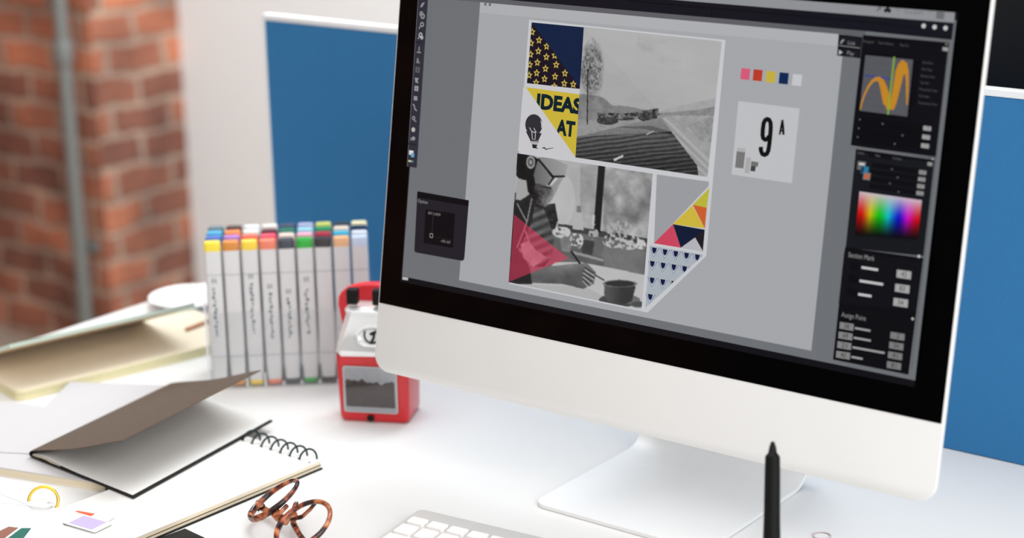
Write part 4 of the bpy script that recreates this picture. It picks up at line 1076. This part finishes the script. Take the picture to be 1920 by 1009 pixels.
# folded temples: run behind the front, tips drop towards the desk
def temple(sg, dz, dy):
    pts = ([(62, -9, -10), (46, -7, -11), (30, -4, -12), (14, 0, -12.5), (4, 6, -12), (0, 13, -10), (-3, 21, -7)] if sg < 0 else
           [(62, -9, -10), (45, -8, -11.5), (26, -6, -12.5), (4, -4, -13), (-16, -1, -13), (-28, 4, -12), (-36, 12, -10)])
    P_ = [gx(sg*x, y, z - dz) for x, y, z in pts]
    P_ = [(x, y, max(z, 2.6)) for x, y, z in P_]
    MB().tube(P_, [(3.4, 1.9), (3.2, 1.8), (2.9, 1.8), (2.8, 1.8), (3.2, 1.9), (3.8, 2.0), (3.0, 1.7)], 12, up=(GR @ Vector((0, 1, 0)))).build('temple', M['tortoise'], gl, smooth=True)
temple(-1, 0, 0); temple(1, 4.5, .8)

# ------------------------------------------------------------------ keyboard
kb = thing('keyboard', 'slim silver keyboard with white keys at the bottom edge of the view', 'keyboard', (147.8, -118.1, 0), math.radians(5.6))
KW, KD = 343, 141
zt = lambda y: 11.0 + y*(7.0/141)
def kbd():
    mb = MB(); o_ = rrect(0, KW, -KD, 0, 7, 5)
    return mb.loft([[(x, y, 0.4 if y < -6 else 0.4) for x, y in o_], [(x, y, zt(y)) for x, y in o_]])
kbd().build('case', M['kb'], kb, bevel=0.5)
def keymesh(w_, d_):
    mb = MB(); r0 = rrect(-w_/2, w_/2, -d_/2, d_/2, 2.0, 3); r1 = rrect(-w_/2+.3, w_/2-.3, -d_/2+.3, d_/2-.3, 1.9, 3)
    return mb.loft([[(x, y, 0) for x, y in r0], [(x, y, 2.6) for x, y in r0], [(x, y, 3.1) for x, y in r1]])
protos = {}
def key(x, y, w_, d_):
    k_ = (round(w_, 1), round(d_, 1)); loc = (x + w_/2, y - d_/2, zt(y - d_/2) - .2)
    if k_ not in protos:
        protos[k_] = keymesh(w_, d_).build('key', M['key'], kb, loc); o_ = protos[k_]
    else:
        o_ = protos[k_].copy(); COL.objects.link(o_); o_.parent = kb; o_.location = (loc[0]*S, loc[1]*S, loc[2]*S)
    o_.rotation_euler = (math.atan(7.0/141), 0, 0)
y = -22.0
for i in range(14): key(7 + i*23.5, y, 19.6, 12.8)
y -= 17.4
for i in range(13): key(7 + i*23.5, y, 19.6, 18.6)
key(7 + 13*23.5, y, 19.6, 18.6)
y -= 22.6
key(7, y, 31, 18.6)
for i in range(12): key(42 + i*23.5, y, 19.6, 18.6)
y -= 22.6
key(7, y, 37, 18.6)
for i in range(11): key(48 + i*23.5, y, 19.6, 18.6)
key(48 + 11*23.5, y, 29, 18.6)
y -= 22.6
key(7, y, 48, 18.6)
for i in range(10): key(59 + i*23.5, y, 19.6, 18.6)
key(59 + 235, y, 41, 18.6)
y -= 22.6
for x, w_ in ((7, 19.6), (30.5, 19.6), (54, 19.6), (77.5, 24), (105.5, 112), (221.5, 24), (249.5, 19.6), (273, 19.6), (296.5, 19.6)): key(x, y, w_, 18.6)

# ------------------------------------------------------------------ stylus in its holder
B_, T_ = Vector((571.9, -156.9, 12.0)), Vector((540.9, -104.7, 166.0))
st2 = thing('stylus_holder', 'small round black pen holder on the desk in front of the computer', 'holder', (B_.x, B_.y, 0))
MB().lathe([(36, 0.3), (38, 3), (37, 10), (28, 17), (13, 19), (9.5, 18), (9.5, 6), (0.5, 5.5)], 40).build('holder_body', M['black_plastic'], st2, smooth=True)
dz = (T_ - B_); L = dz.length; dn = dz.normalized()
sy = thing('stylus', 'black stylus pen standing tip up in front of the silver computer foot', 'stylus', (B_.x, B_.y, 0))
def ax(s_): p_ = dn*s_; return (p_.x, p_.y, p_.z + 12)
MB().tube([ax(s_) for s_ in (-3, 0, 40, 70, 100, 140, L-20, L-13)], [5, 6.8, 8.2, 7.9, 7.1, 6.8, 6.6, 6.5], 24).build('barrel', M['pen_black'], sy, smooth=True)
MB().tube([ax(s_) for s_ in (L-13, L-9.5, L-3.5)], [6.5, 3.8, 2.8], 20).build('tip_cone', M['black_plastic'], sy, smooth=True)
MB().tube([ax(s_) for s_ in (L-3.5, L-1, L)], [2.4, 1.9, 1.0], 16).build('nib', M['black_plastic'], sy, smooth=True)
rb = MB().tube([(8.5*math.cos(2*math.pi*k/36), 8.5*math.sin(2*math.pi*k/36), .9) for k in range(36)], 0.8, 8, closed=True).build('ring', M['pinkring'], None, (499.9, 73.2, 0.0), smooth=True)
tag(rb, 'small thin pale ring lying on the white desk at lower right', 'ring')

# ------------------------------------------------------------------ camera and light
cam = bpy.data.cameras.new('camera'); co = bpy.data.objects.new('camera', cam); COL.objects.link(co)
RW = [[0.7995511, 0.6003545, -0.0171016], [0.1532652, -0.2314844, -0.9606897], [-0.5807132, 0.7654995, -0.2770971]]
CL = [1278.835, -1447.94, 763.482]
r0, r1, r2 = [Vector(r) for r in RW]
mw = Matrix((( r0.x, -r1.x, -r2.x, CL[0]*S), (r0.y, -r1.y, -r2.y, CL[1]*S), (r0.z, -r1.z, -r2.z, CL[2]*S + TH), (0, 0, 0, 1)))
co.matrix_world = mw
cam.sensor_width = 36; cam.sensor_fit = 'HORIZONTAL'; cam.lens = 3500*36/1920
cam.dof.use_dof = True; cam.dof.focus_distance = 1850*S; cam.dof.aperture_fstop = 3.9; cam.clip_start = 0.05
bpy.context.scene.camera = co

wd = bpy.data.worlds.new('sky'); bpy.context.scene.world = wd; wd.use_nodes = True
bgd = wd.node_tree.nodes['Background']; bgd.inputs[0].default_value = (1.0, 0.985, 0.97, 1); bgd.inputs[1].default_value = 0.93
def area(name, loc, tgt, sx, sy_, power, col=(1, 1, 1)):
    l = bpy.data.lights.new(name, 'AREA'); l.shape = 'RECTANGLE'; l.size = sx; l.size_y = sy_; l.energy = power; l.color = col
    o_ = bpy.data.objects.new(name, l); COL.objects.link(o_)
    a = Vector((loc[0]*S, loc[1]*S, loc[2]*S + TH)); b = Vector((tgt[0]*S, tgt[1]*S, tgt[2]*S + TH))
    o_.location = a; o_.rotation_euler = (b - a).to_track_quat('-Z', 'Y').to_euler(); return o_
area('window_light', (3700, -1300, 2000), (-200, 300, 0), 2.4, 2.0, 62, (1.0, 0.98, 0.95))
area('overhead_fill', (-300, 300, 2500), (-200, 200, 0), 2.4, 2.4, 14, (1, 0.99, 0.98))  # unseen fill from above the desk, added to strengthen the top light
area('overhead_fill', (-300, 1350, 2450), (-2100, 2150, 500), 1.8, 0.9, 62, (0.93, 0.98, 1))  # added fill aimed at the back wall to brighten it, not a visible lamp
sc = bpy.context.scene
sc.view_settings.view_transform = 'Standard'; sc.view_settings.look = 'None'; sc.view_settings.exposure = 0; sc.view_settings.gamma = 1
sc.view_settings.use_curve_mapping = False
sc.cycles.use_denoising = True; sc.cycles.max_bounces = 8; sc.cycles.transparent_max_bounces = 24
